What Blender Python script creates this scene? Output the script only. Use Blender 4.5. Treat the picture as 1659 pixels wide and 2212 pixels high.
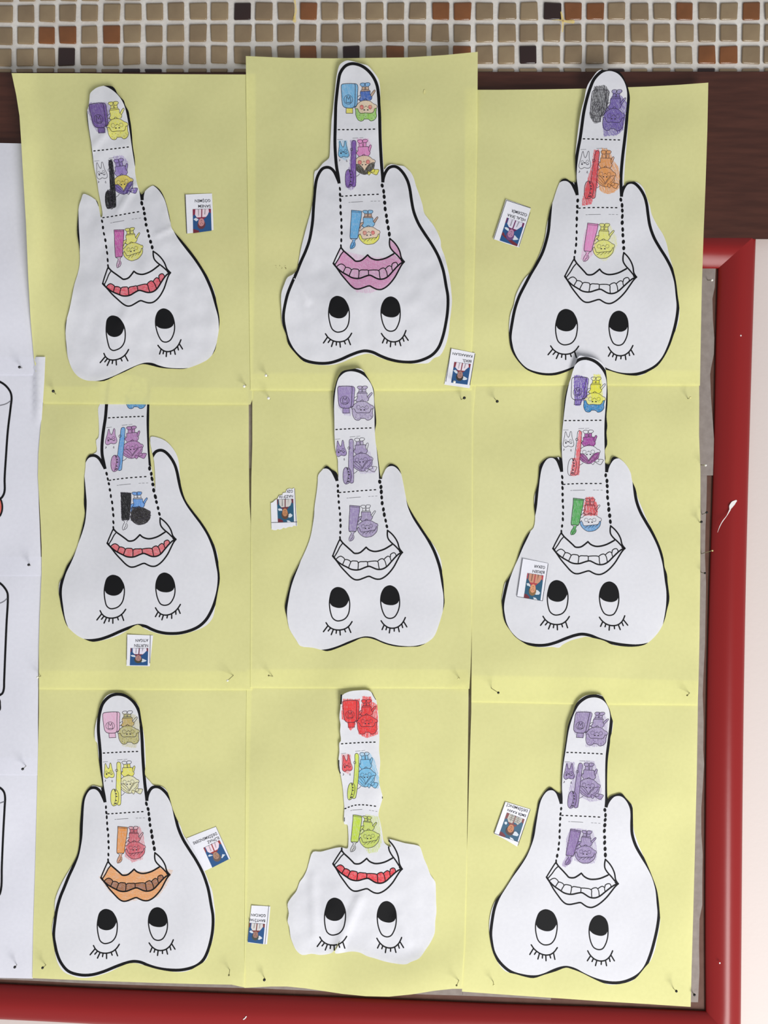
import bpy, math, random
import numpy as np
from mathutils import Vector, Matrix, noise
from mathutils.geometry import delaunay_2d_cdt
from mathutils.bvhtree import BVHTree

random.seed(7)
for o in list(bpy.data.objects):
    bpy.data.objects.remove(o)
SC = bpy.context.scene
COL = SC.collection

# ------------------------------------------------------------------ camera, world, light, exposure
W_, H_ = 1659.0, 2212.0
F_PX = 1720.0
DIST = 0.737
TH = math.radians(2.25)
Z0 = 1.5
CAM = Vector((0.0, -DIST * math.cos(TH), Z0 + DIST * math.sin(TH)))
cam_d = bpy.data.cameras.new('camera')
cam_d.sensor_fit = 'VERTICAL'
cam_d.sensor_height = 36.0
cam_d.sensor_width = 27.0
cam_d.lens = F_PX / H_ * 36.0
cam_d.clip_start = 0.01
cam = bpy.data.objects.new('camera', cam_d)
COL.objects.link(cam)
cam.location = CAM
cam.rotation_euler = (math.radians(90) - TH, 0, 0)
SC.camera = cam

world = bpy.data.worlds.new('world')
SC.world = world
world.use_nodes = True
wn = world.node_tree.nodes
wn['Background'].inputs[0].default_value = (0.93, 0.96, 1.0, 1)
wn['Background'].inputs[1].default_value = 0.40


def area(name, loc, target, sx, sy, power, color):
    l = bpy.data.lights.new(name, 'AREA')
    l.shape = 'RECTANGLE'
    l.size, l.size_y = sx, sy
    l.energy = power
    l.color = color
    o = bpy.data.objects.new(name, l)
    COL.objects.link(o)
    o.location = loc
    d = Vector(target) - Vector(loc)
    o.rotation_euler = d.to_track_quat('-Z', 'Y').to_euler()
    return o


area('window_light', (0.95, -1.45, -0.06), (0.0, 0, 1.2), 0.95, 1.3, 58, (1.0, 0.985, 0.965))
SC.view_settings.view_transform = 'Standard'
SC.view_settings.look = 'None'
SC.view_settings.exposure = 0.0
SC.view_settings.gamma = 1.0
SC.view_settings.use_curve_mapping = False


# ------------------------------------------------------------------ photo pixel -> point of the wall at depth h (mm in front of the wall)
CT, ST = math.cos(TH), math.sin(TH)


def P(pts, h):
    """pts (N,2) photograph pixels, h mm before the wall -> (N,3) metres"""
    pts = np.asarray(pts, float).reshape(-1, 2)
    h = np.broadcast_to(np.asarray(h, float), (len(pts),))
    x = (pts[:, 0] - W_ / 2) / F_PX
    y = -(pts[:, 1] - H_ / 2) / F_PX
    # camera axes: right (1,0,0) up (0,ST,CT) forward (0,CT,-ST)
    dx = x
    dy = CT + y * ST
    dz = -ST + y * CT
    t = (-h / 1000.0 - CAM.y) / dy
    return np.stack([t * dx, CAM.y + t * dy, CAM.z + t * dz], 1)


# ------------------------------------------------------------------ materials
def lin(c):
    c = c / 255.0
    return c / 12.92 if c <= 0.04045 else ((c + 0.055) / 1.055) ** 2.4


def L3(c):
    return (lin(c[0]), lin(c[1]), lin(c[2]), 1.0)


def pigment(c, k=0.74):
    return tuple(255 * (12.92 * v if v <= 0.0031308 else 1.055 * v ** (1 / 2.4) - 0.055) for v in (min(0.93, lin(q) / k) for q in c))


MATS = {}


def mat(name, rgb, rough=0.6, spec=0.3, bump=None, var=None, coat=0.0, metallic=0.0):
    if name in MATS:
        return MATS[name]
    m = bpy.data.materials.new(name)
    m.use_nodes = True
    nt = m.node_tree
    b = nt.nodes['Principled BSDF']
    b.inputs['Base Color'].default_value = L3(rgb)
    b.inputs['Roughness'].default_value = rough
    b.inputs['Specular IOR Level'].default_value = spec
    b.inputs['Metallic'].default_value = metallic
    b.inputs['Coat Weight'].default_value = coat
    tc = nt.nodes.new('ShaderNodeTexCoord')
    if var:
        sc, rgb2, stretch = var
        mp = nt.nodes.new('ShaderNodeMapping')
        mp.inputs['Scale'].default_value = stretch
        nt.links.new(tc.outputs['Object'], mp.inputs[0])
        n = nt.nodes.new('ShaderNodeTexNoise')
        n.inputs['Scale'].default_value = sc
        n.inputs['Detail'].default_value = 5
        nt.links.new(mp.outputs[0], n.inputs['Vector'])
        r = nt.nodes.new('ShaderNodeValToRGB')
        r.color_ramp.elements[0].position = 0.35
        r.color_ramp.elements[1].position = 0.68
        r.color_ramp.elements[0].color = L3(rgb)
        r.color_ramp.elements[1].color = L3(rgb2)
        nt.links.new(n.outputs['Fac'], r.inputs[0])
        nt.links.new(r.outputs[0], b.inputs['Base Color'])
    if bump:
        sc, strength, dist = bump
        n = nt.nodes.new('ShaderNodeTexNoise')
        n.inputs['Scale'].default_value = sc
        n.inputs['Detail'].default_value = 4
        nt.links.new(tc.outputs['Object'], n.inputs['Vector'])
        bp = nt.nodes.new('ShaderNodeBump')
        bp.inputs['Strength'].default_value = strength
        bp.inputs['Distance'].default_value = dist
        nt.links.new(n.outputs['Fac'], bp.inputs['Height'])
        nt.links.new(bp.outputs[0], b.inputs['Normal'])
    MATS[name] = m
    return m


def paper_mat(name, rgb, trans=0.2, rgb2=None, scale=300):
    """thin paper: diffuse on the front, some light passes through"""
    if name in MATS:
        return MATS[name]
    m = bpy.data.materials.new(name)
    m.use_nodes = True
    nt = m.node_tree
    nt.nodes.clear()
    out = nt.nodes.new('ShaderNodeOutputMaterial')
    d = nt.nodes.new('ShaderNodeBsdfDiffuse')
    t = nt.nodes.new('ShaderNodeBsdfTranslucent')
    mx = nt.nodes.new('ShaderNodeMixShader')
    mx.inputs[0].default_value = trans
    tc = nt.nodes.new('ShaderNodeTexCoord')
    n = nt.nodes.new('ShaderNodeTexNoise')
    n.inputs['Scale'].default_value = scale
    n.inputs['Detail'].default_value = 6
    r = nt.nodes.new('ShaderNodeValToRGB')
    r.color_ramp.elements[0].position = 0.3
    r.color_ramp.elements[1].position = 0.7
    r.color_ramp.elements[0].color = L3(rgb)
    r.color_ramp.elements[1].color = L3(rgb2 or tuple(min(255, c + 4) for c in rgb))
    nt.links.new(tc.outputs['Object'], n.inputs['Vector'])
    nt.links.new(n.outputs['Fac'], r.inputs[0])
    nt.links.new(r.outputs[0], d.inputs['Color'])
    nt.links.new(r.outputs[0], t.inputs['Color'])
    bp = nt.nodes.new('ShaderNodeBump')
    bp.inputs['Strength'].default_value = 0.12
    bp.inputs['Distance'].default_value = 0.0004
    nt.links.new(n.outputs['Fac'], bp.inputs['Height'])
    nt.links.new(bp.outputs[0], d.inputs['Normal'])
    nt.links.new(d.outputs[0], mx.inputs[1])
    nt.links.new(t.outputs[0], mx.inputs[2])
    nt.links.new(mx.outputs[0], out.inputs['Surface'])
    MATS[name] = m
    return m


def crayon(rgb, a=0.8, kind='crayon'):
    """waxy pigment that lets the paper show through its grain"""
    key = '%s_%d_%d_%d_%d' % (kind, rgb[0], rgb[1], rgb[2], int(a * 100))
    if key in MATS:
        return MATS[key]
    m = bpy.data.materials.new(key)
    m.use_nodes = True
    nt = m.node_tree
    nt.nodes.clear()
    out = nt.nodes.new('ShaderNodeOutputMaterial')
    d = nt.nodes.new('ShaderNodeBsdfDiffuse')
    d.inputs['Color'].default_value = L3(pigment(rgb))
    t = nt.nodes.new('ShaderNodeBsdfTransparent')
    mx = nt.nodes.new('ShaderNodeMixShader')
    tc = nt.nodes.new('ShaderNodeTexCoord')
    n = nt.nodes.new('ShaderNodeTexNoise')
    n.inputs['Scale'].default_value = 430
    n.inputs['Detail'].default_value = 5
    n.inputs['Roughness'].default_value = 0.7
    mr = nt.nodes.new('ShaderNodeMapRange')
    mr.inputs['From Min'].default_value = 0.3
    mr.inputs['From Max'].default_value = 0.65
    mr.inputs['To Min'].default_value = a * 0.42
    mr.inputs['To Max'].default_value = a
    nt.links.new(tc.outputs['Object'], n.inputs['Vector'])
    nt.links.new(n.outputs['Fac'], mr.inputs['Value'])
    nt.links.new(mr.outputs[0], mx.inputs[0])
    nt.links.new(t.outputs[0], mx.inputs[1])
    nt.links.new(d.outputs[0], mx.inputs[2])
    nt.links.new(mx.outputs[0], out.inputs['Surface'])
    MATS[key] = m
    return m


M_YELLOW = paper_mat('yellow_paper', (243, 241, 172), 0.30)
M_WHITE = paper_mat('white_paper', (230, 230, 237), 0.16)
M_PAGE = paper_mat('worksheet_paper', (238, 238, 248), 0.16)
M_CARD = paper_mat('card_paper', (236, 236, 244), 0.08)
M_GREY = paper_mat('grey_paper', (142, 132, 127), 0.05, (156, 146, 141), 160)
M_INK = mat('black_ink', (20, 20, 22), 0.7, 0.15)
M_LINE = mat('thin_ink', (58, 53, 64), 0.7, 0.15)
M_FAINT = mat('faint_ink', (120, 120, 126), 0.7, 0.15)
M_TEXT = mat('text_ink', (50, 50, 58), 0.7, 0.15)
M_RED = mat('red_lacquer', (138, 31, 31), 0.3, 0.28, bump=(60, 0.04, 0.002))
M_BOARD = mat('brown_hardboard', (92, 62, 52), 0.7, 0.2, bump=(400, 0.1, 0.001), var=(90, (100, 70, 60), (1, 1, 1)))
M_WOOD = mat('dark_brown_wood', (66, 36, 28), 0.45, 0.35, bump=(80, 0.06, 0.002), var=(26, (80, 45, 35), (1, 1, 9)))
M_WALL = mat('cream_wall_paint', (214, 202, 197), 0.6, 0.25, bump=(220, 0.10, 0.001))
M_GROUT = mat('white_grout', (226, 222, 216), 0.85, 0.1, bump=(260, 0.3, 0.0015), var=(30, (212, 206, 199), (1, 1, 1)))
M_TAN = mat('tan_glass_tile', (140, 120, 93), 0.16, 0.5, bump=(70, 0.10, 0.002), var=(60, (131, 111, 86), (1, 1, 1)))
M_TAN2 = mat('sand_glass_tile', (149, 129, 100), 0.16, 0.5, bump=(70, 0.10, 0.002), var=(60, (140, 119, 92), (1, 1, 1)))
M_RUST = mat('rust_glass_tile', (130, 80, 44), 0.16, 0.5, bump=(70, 0.10, 0.002), var=(60, (118, 72, 38), (1, 1, 1)))
M_DARK = mat('dark_glass_tile', (46, 28, 26), 0.14, 0.5, bump=(70, 0.08, 0.002))
M_STEEL = mat('pin_steel', (150, 146, 130), 0.35, 0.5, metallic=0.8)
M_PBLACK = mat('black_pin_head', (18, 18, 20), 0.25, 0.5)
M_PWHITE = mat('white_pin_head', (238, 236, 228), 0.25, 0.5)
M_POLIVE = mat('olive_pin_head', (104, 98, 52), 0.3, 0.5)
M_PBRASS = mat('pale_pin_head', (226, 220, 150), 0.3, 0.5)
M_CHALK = mat('white_paint_mark', (232, 228, 226), 0.6, 0.2)
M_YPAINT = mat('yellow_paint', (206, 178, 92), 0.6, 0.2, var=(120, (222, 196, 110), (1, 1, 1)))


# ------------------------------------------------------------------ 2D geometry helpers (numpy)
def pip(pts, poly):
    pts = np.asarray(pts, float).reshape(-1, 2)
    poly = np.asarray(poly, float)
    x, y = pts[:, 0], pts[:, 1]
    inside = np.zeros(len(pts), bool)
    x1, y1 = poly[:, 0], poly[:, 1]
    x2, y2 = np.roll(x1, -1), np.roll(y1, -1)
    for a, b, c, d in zip(x1, y1, x2, y2):
        if b == d:
            continue
        cond = ((b > y) != (d > y)) & (x < (c - a) * (y - b) / (d - b) + a)
        inside ^= cond
    return inside


def seg_dist(pts, line):
    """distance of points to a polyline"""
    pts = np.asarray(pts, float).reshape(-1, 2)
    best = np.full(len(pts), 1e9)
    for a, b in zip(line[:-1], line[1:]):
        ab = b - a
        t = np.clip(((pts - a) @ ab) / max(ab @ ab, 1e-9), 0, 1)
        best = np.minimum(best, np.hypot(*(pts - a - t[:, None] * ab).T))
    return best


def smooth(pts, closed=False, n=4):
    """centripetal Catmull-Rom through the given points"""
    p = np.asarray(pts, float)
    if len(p) < 3 or n < 2:
        return p
    if closed:
        q = np.vstack([p[-1], p, p[0], p[1]])
    else:
        q = np.vstack([2 * p[0] - p[1], p, 2 * p[-1] - p[-2]])
    out = []
    for i in range(1, len(q) - 2):
        p0, p1, p2, p3 = q[i - 1], q[i], q[i + 1], q[i + 2]
        d1 = max(np.linalg.norm(p1 - p0), 1e-6) ** .5
        d2 = max(np.linalg.norm(p2 - p1), 1e-6) ** .5
        d3 = max(np.linalg.norm(p3 - p2), 1e-6) ** .5
        m1 = (p1 - p0) / d1 - (p2 - p0) / (d1 + d2) + (p2 - p1) / d2
        m2 = (p2 - p1) / d2 - (p3 - p1) / (d2 + d3) + (p3 - p2) / d3
        m1, m2 = m1 * d2, m2 * d2
        for k in range(n):
            t = k / n
            out.append((2 * t ** 3 - 3 * t ** 2 + 1) * p1 + (t ** 3 - 2 * t ** 2 + t) * m1 + (-2 * t ** 3 + 3 * t ** 2) * p2 + (t ** 3 - t ** 2) * m2)
    if not closed:
        out.append(p[-1])
    return np.array(out)


def resample(pts, step):
    p = np.asarray(pts, float)
    out = [p[0]]
    for a, b in zip(p[:-1], p[1:]):
        n = max(1, int(math.ceil(np.linalg.norm(b - a) / step)))
        for k in range(1, n + 1):
            out.append(a + (b - a) * k / n)
    return np.array(out)


def ring(poly, step):
    p = np.asarray(poly, float)
    return resample(np.vstack([p, p[:1]]), step)[:-1]


def fill(poly, spacing, extra_edges=(), keep=None):
    """triangulate a polygon with inner grid points; returns verts, tris"""
    poly = np.asarray(poly, float)
    lo, hi = poly.min(0), poly.max(0)
    gx = np.arange(lo[0] + spacing * .5, hi[0], spacing)
    gy = np.arange(lo[1] + spacing * .5, hi[1], spacing)
    g = np.array([(x + (spacing * .5 if j % 2 else 0), y) for j, y in enumerate(gy) for x in gx]).reshape(-1, 2)
    if len(g):
        g = g[pip(g, poly)]
    if len(g):
        closed = np.vstack([poly, poly[:1]])
        g = g[seg_dist(g, closed) > spacing * .35]
    vs = [poly]
    es = [(i, (i + 1) % len(poly)) for i in range(len(poly))]
    base = len(poly)
    for line in extra_edges:
        line = np.asarray(line, float)
        vs.append(line)
        es += [(base + i, base + i + 1) for i in range(len(line) - 1)]
        base += len(line)
    if len(g):
        vs.append(g)
    allv = np.vstack(vs)
    v, e, f, _, _, _ = delaunay_2d_cdt([Vector(p) for p in allv.tolist()], es, [], 0, 1e-4)
    v = np.array([tuple(p) for p in v])
    f = np.array([t for t in f if len(t) == 3], int)
    tri = v[f]
    c = tri.mean(1)
    ok = pip(c, poly)
    e_ = np.linalg.norm(tri - np.roll(tri, 1, 1), axis=2).max(1)
    d1_, d2_ = tri[:, 1] - tri[:, 0], tri[:, 2] - tri[:, 0]
    ar = np.abs(d1_[:, 0] * d2_[:, 1] - d1_[:, 1] * d2_[:, 0])
    if keep is None:
        ok &= ar / np.maximum(e_, 1e-9) > min(.06 * spacing, .6)      # no slivers
    if keep is not None:
        ok &= keep(c)
    return v, f[ok]


def ribbon(pts, w, closed=False):
    """strip of quads along a polyline; w scalar or per-point width"""
    p = np.asarray(pts, float)
    if closed:
        p = np.vstack([p, p[:1]])
    keepi = [0] + [i for i in range(1, len(p)) if np.linalg.norm(p[i] - p[i - 1]) > 1e-4]
    w = np.broadcast_to(np.asarray(w, float), (len(p),))
    p, w = p[keepi], w[keepi]
    if len(p) < 2:
        return np.zeros((0, 2)), []
    d = np.diff(p, axis=0)
    d /= np.linalg.norm(d, axis=1)[:, None]
    nrm = np.stack([-d[:, 1], d[:, 0]], 1)
    if closed:
        nn = (nrm + np.roll(nrm, 1, 0)) / 2
        nn = np.vstack([nn, nn[:1]])
    else:
        nn = np.vstack([nrm[:1], (nrm[1:] + nrm[:-1]) / 2, nrm[-1:]])
    ln = np.maximum(np.linalg.norm(nn, axis=1), 0.5)
    nn = nn / (ln ** 2)[:, None]
    a, b = p + nn * w[:, None] / 2, p - nn * w[:, None] / 2
    v = np.empty((len(p) * 2, 2))
    v[0::2], v[1::2] = a, b
    f = [(2 * i, 2 * i + 1, 2 * i + 3, 2 * i + 2) for i in range(len(p) - 1)]
    if not closed:                                   # rounded ends
        for k, s in ((0, -1), (len(p) - 1, 1)):
            dd = d[0] if k == 0 else d[-1]
            n0 = len(v)
            ang = np.linspace(-math.pi / 2, math.pi / 2, 5)
            nrm0 = np.array([-dd[1], dd[0]])
            cap = np.array([p[k] + (s * dd * math.cos(t) + nrm0 * math.sin(t)) * w[k] / 2 for t in ang])
            v = np.vstack([v, cap])
            f.append(tuple(range(n0, n0 + 5)))
    return v, f


def disc(c, rx, ry=None, rot=0.0, n=14):
    ry = ry or rx
    t = np.linspace(0, 2 * math.pi, n, endpoint=False)
    x, y = rx * np.cos(t), ry * np.sin(t)
    return np.stack([c[0] + x * math.cos(rot) - y * math.sin(rot), c[1] + x * math.sin(rot) + y * math.cos(rot)], 1)


class Sheetlet:
    """collects flat pieces given in photograph pixels, laid on a height function"""

    def __init__(self):
        self.v, self.f, self.m, self.mats, self.n = [], [], [], [], 0

    def add(self, v, f, m, lift=0.0):
        if len(v) == 0 or len(f) == 0:
            return
        if m not in self.mats:
            self.mats.append(m)
        mi = self.mats.index(m)
        v = np.asarray(v, float)
        self.v.append(np.column_stack([v, np.full(len(v), lift)]))
        for t in f:
            self.f.append(tuple(int(i) + self.n for i in t))
            self.m.append(mi)
        self.n += len(v)

    def build(self, name, hf, parent, off=0.0, clip=None):
        if not self.f:
            return None
        V = np.vstack(self.v)
        F, MI = self.f, self.m
        if clip is not None:
            cen = np.array([V[list(t), :2].mean(0) for t in F])
            ok = pip(cen, clip)
            F = [t for t, k in zip(F, ok) if k]
            MI = [t for t, k in zip(MI, ok) if k]
            if not F:
                return None
        h = hf(V[:, :2]) + off + V[:, 2]
        return mesh_obj(name, P(V[:, :2], h), F, self.mats, parent, MI)


def mesh_obj(name, V, F, mats, parent=None, mi=None, smooth_shade=False, origin=None):
    V = np.asarray(V, float)
    used = sorted({i for t in F for i in t})
    if len(used) < len(V):
        remap = {o: i for i, o in enumerate(used)}
        V = V[used]
        F = [tuple(remap[i] for i in t) for t in F]
    # faces look towards the camera (-Y)
    me = bpy.data.meshes.new(name)
    if parent is not None:
        o0 = np.array(world_loc(parent))
    elif origin is not None:
        o0 = np.array(origin)
    else:
        o0 = np.zeros(3)
    me.from_pydata([tuple(p) for p in (V - o0)], [], [tuple(t) for t in F])
    if not isinstance(mats, (list, tuple)):
        mats = [mats]
    for m in mats:
        me.materials.append(m)
    if mi is not None:
        me.polygons.foreach_set('material_index', mi)
    if smooth_shade:
        me.polygons.foreach_set('use_smooth', [True] * len(me.polygons))
    me.update()
    ob = bpy.data.objects.new(name, me)
    COL.objects.link(ob)
    if parent is not None:
        ob.parent = parent
    else:
        ob.location = o0
    return ob


def world_loc(o):
    v = Vector((0, 0, 0))
    while o is not None:
        v += o.location
        o = o.parent
    return v


def thing(name, label, cat, loc, group=None):
    o = bpy.data.objects.new(name, None)
    COL.objects.link(o)
    o.location = loc
    o.empty_display_size = 0.02
    o['label'] = label
    o['category'] = cat
    if group:
        o['group'] = group
    return o


def tag(o, label, cat, group=None):
    o['label'] = label
    o['category'] = cat
    if group:
        o['group'] = group


def sst(a, b, x):
    t = np.clip((np.asarray(x, float) - a) / (b - a), 0, 1)
    return t * t * (3 - 2 * t)


def nz(pts, scale, seed):
    return np.array([noise.noise(Vector((p[0] / scale, p[1] / scale, seed))) for p in np.asarray(pts).reshape(-1, 2)])


def up_faces(f):
    return f


# ------------------------------------------------------------------ structure: wall, mosaic, trim
wall_v, wall_f = [], []
big = P([(-1400, -900), (3000, -900), (3000, 3300), (-1400, 3300)], 0)
wall = mesh_obj('wall_back', np.vstack([big, big + np.array([0, 0.05, 0])]),
                [(0, 1, 2, 3), (7, 6, 5, 4), (0, 4, 5, 1), (1, 5, 6, 2), (2, 6, 7, 3), (3, 7, 4, 0)], M_WALL)
wall['kind'] = 'structure'


def slab(name, quad, h0, h1, m, parent=None, bev=0.0):
    """four photo pixels pushed out from h0 to h1 with a small bevel"""
    q = np.array(quad, float)
    c = q.mean(0)
    inn = q + (c - q) / np.linalg.norm(c - q, axis=1)[:, None] * bev * 1.4
    V = np.vstack([P(q, h0), P(q, h1 - bev * .4), P(inn, h1)])
    F = [(8, 9, 10, 11)]
    for i in range(4):
        j = (i + 1) % 4
        F += [(i, j, 4 + j, 4 + i), (4 + i, 4 + j, 8 + j, 8 + i)]
    return mesh_obj(name, V, F, m, parent)


grout = slab('grout', [(-1300, -320), (2700, -320), (2700, 156.5), (-1300, 158)], 0.2, 5.0, M_GROUT, wall)
# tiles: column starts measured along the middle row
CX = [-56, -8, 39.5, 84, 129, 176, 223, 268, 316, 362, 410, 456, 506, 552, 600, 647, 694, 742, 790, 836, 884, 933, 980, 1029,
      1077, 1124, 1174, 1220, 1267, 1314, 1363, 1411.6, 1460, 1508.7, 1555.7, 1604, 1652, 1700]
RUST = {1: (15, 21, 22, 27, 28, 32, 35), 2: (3, 4, 6), 3: (15, 19, 22, 33, 34), 0: (9, 24), 4: ()}
DARKT = {1: (12, 26), 2: (), 3: (4, 17, 25), 0: (19,), 4: (7, 8, 29, 33)}
ROWY = [(-42, -2), (5, 43), (52, 90.5), (99, 138), (147.5, 153.5)]
for r, (ya, yb) in enumerate(ROWY):
    for c, x0 in enumerate(CX):
        rnd = random.Random(r * 97 + c * 13)
        w = 36.2 + 1.9 * min(1, max(0, x0 / 1500)) + rnd.uniform(-.8, .8)
        tilt = max(0.0, (420 - x0) / 420 * 6.5)
        skew = 4.5 if r != 0 else 0
        sh = (1 - max(0, x0) / 700) * (-1.6 * (r - 1)) if x0 < 700 else -.6 * (r - 1)
        x0 = x0 + sh
        a, b = ya + tilt + rnd.uniform(-.6, .6), yb + tilt * .9 + rnd.uniform(-.6, .6)
        if r == 4:
            a, b = 148.5 + rnd.uniform(-1, .6) - (0.6 if x0 > 900 else 0), 156.2 + tilt * .1
        q = np.array([(x0, a), (x0 + w, a), (x0 + w, b), (x0, b)])
        q += np.array([[rnd.uniform(-1.5, 1.5), rnd.uniform(-1.2, 1.2) * (r != 4)] for _ in range(4)])
        # rounded outline
        def rr(q, rad):
            out = []
            for i in range(4):
                p, pa, pb = q[i], q[i - 1], q[(i + 1) % 4]
                da = (pa - p) / max(np.linalg.norm(pa - p), 1e-6)
                db = (pb - p) / max(np.linalg.norm(pb - p), 1e-6)
                out += [p + da * rad, p + (da + db) * rad * .3, p + db * rad]
            return np.array(out)
        rad = 2.6 if r != 4 else 1.8
        o1 = rr(q, rad)
        cc = q.mean(0)
        sc = np.array([0.93, 0.93])
        o2 = cc + (o1 - cc) * sc
        o3 = cc + (o1 - cc) * 0.80
        dh = rnd.uniform(-.25, .25)
        V = np.vstack([P(o1, 4.8), P(o1, 6.0 + dh), P(o2, 6.9 + dh), P(o3, 7.15 + dh)])
        n = len(o1)
        F = [tuple(range(3 * n, 4 * n))]
        for k in range(3):
            F += [(k * n + i, k * n + (i + 1) % n, (k + 1) * n + (i + 1) % n, (k + 1) * n + i) for i in range(n)]
        m = M_RUST if c in RUST[r] else M_DARK if c in DARKT[r] else (M_TAN if rnd.random() < .55 else M_TAN2)
        t = mesh_obj('mosaic_tile', V, F, m, wall, smooth_shade=True)

# dried yellow paint on the mosaic
for pts, w in (([(636, -2), (638, 10), (639, 22), (637, 34), (636, 45)], [5, 3, 5, 4, 8]),
               ([(1212, 26), (1215, 40), (1216, 52), (1215, 68)], [3, 5, 4, 3]),
               ([(1192, 44), (1206, 43), (1222, 46), (1238, 47)], [.6, 1.6, 5, 8])):
    pl = smooth(pts, n=4)
    ww = np.interp(np.linspace(0, 1, len(pl)), np.linspace(0, 1, len(w)), w)
    v, f = ribbon(pl, ww)
    mesh_obj('paint_drip', P(v, 7.7), f, crayon((206, 180, 92), .8, 'paint'), wall)

trim = slab('trim_1', [(-1300, 158), (2700, 153), (2700, 516), (-1300, 519)], 0.2, 9.0, M_WOOD, None, bev=5)
trim['kind'] = 'structure'

# ------------------------------------------------------------------ notice board: hardboard panel and red moulded frame
board = thing('notice_board', 'large brown notice board with a rounded red lacquered frame', 'notice board', tuple(P([(829, 1300)], 2.0)[0]))
pq = np.array([(-900, 545), (1590, 545), (1562, 2200), (-900, 2140)], float)
V = np.vstack([P(pq, 0.3), P(pq, 2.0)])
mesh_obj('backing_panel', V, [(4, 5, 6, 7), (0, 1, 5, 4), (1, 2, 6, 5), (2, 3, 7, 6), (3, 0, 4, 7)], M_BOARD, board)
PROF = [(0.0, 1.5), (0.0, 3.6), (0.04, 4.8), (0.14, 6.9), (0.26, 8.8), (0.38, 10.4), (0.48, 11.5), (0.57, 12.1), (0.64, 12.2), (0.71, 11.8), (0.79, 10.9),
        (0.86, 9.8), (0.93, 8.6), (0.98, 7.0), (1.0, 5.5), (1.0, 0.3)]


def rail(name, inner, outer, n=40):
    a = resample(smooth(inner, n=6), 1e9)
    b = resample(smooth(outer, n=6), 1e9)
    ta = np.linspace(0, 1, n)
    ia = np.stack([np.interp(ta, np.linspace(0, 1, len(a)), a[:, k]) for k in (0, 1)], 1)
    ib = np.stack([np.interp(ta, np.linspace(0, 1, len(b)), b[:, k]) for k in (0, 1)], 1)
    V = []
    for t, h in PROF:
        V.append(P(ia + (ib - ia) * t, h))
    V = np.vstack(V)
    F = []
    for k in range(len(PROF) - 1):
        for i in range(n - 1):
            F.append((k * n + i, k * n + i + 1, (k + 1) * n + i + 1, (k + 1) * n + i))
    return mesh_obj(name, V, F, M_RED, board, smooth_shade=True)


rail('right_rail', [(1551, 580), (1547, 700), (1541, 1000), (1533, 1250), (1527, 1500), (1524, 1750), (1523, 2000), (1524, 2184)],
     [(1633, 507), (1628, 650), (1619, 950), (1611.5, 1250), (1607, 1500), (1604, 1750), (1602, 2000), (1600, 2262)])
rail('top_rail', [(-900, 585), (300, 582), (900, 580), (1551, 580)], [(-900, 512), (300, 509), (900, 508), (1633, 507)])
rail('bottom_rail', [(-900, 2085), (0, 2125), (280, 2138), (560, 2148), (830, 2158), (1110, 2169), (1300, 2175), (1524, 2184)],
     [(-900, 2165), (0, 2202), (280, 2216), (560, 2227), (830, 2236), (1110, 2247), (1300, 2253), (1600, 2262)])
# white scuffs on the frame
for pts, w, nm in (([(1590, 1082), (1584, 1087), (1579, 1094), (1577, 1100)], [4, 9, 8, 3], 0),
                   ([(1577, 1101), (1570, 1114), (1561, 1126), (1555, 1137), (1550, 1150)], [3, 1.2, 1.8, 1.4, .5], 0)):
    pl = smooth(pts, n=4)
    ww = np.interp(np.linspace(0, 1, len(pl)), np.linspace(0, 1, len(w)), w)
    v, f = ribbon(pl, ww)
    mesh_obj('paint_mark', P(v, np.interp(v[:, 0], [1548, 1560, 1578, 1590, 1600], [10.8, 12.2, 12.6, 12.3, 11.4])), f, M_CHALK, board)
for c, h in (((1600.5, 725), 12.0), ((1555, 2080.5), 12.2)):
    d = disc(c, 1.6, 1.8, n=8)
    mesh_obj('paint_mark', P(d, h + .3), [tuple(range(8))], M_CHALK, board)
v, f = ribbon(smooth([(532, 2196), (529, 2200), (526, 2202)], n=3), 2.2)
mesh_obj('paint_mark', P(v, 12.6), f, M_CHALK, board)


# ------------------------------------------------------------------ common height field that all hanging sheets follow (mm)
def base_h(p):
    p = np.asarray(p, float).reshape(-1, 2)
    rise = 10.0 * (1 - sst(590, 880, p[:, 1]))
    wave = 3.0 * nz(p, 200, 3.1) + 1.5 * nz(p, 95, 8.7)
    return rise + wave + 2.4


# ------------------------------------------------------------------ grey backing sheets
def sheet_mesh(name, poly, hf, m, spacing=15, parent=None, sm=3, step=14):
    pl = ring(smooth(poly, True, sm) if sm else np.array(poly, float), step)
    v, f = fill(pl, spacing)
    return v, f, pl


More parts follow.
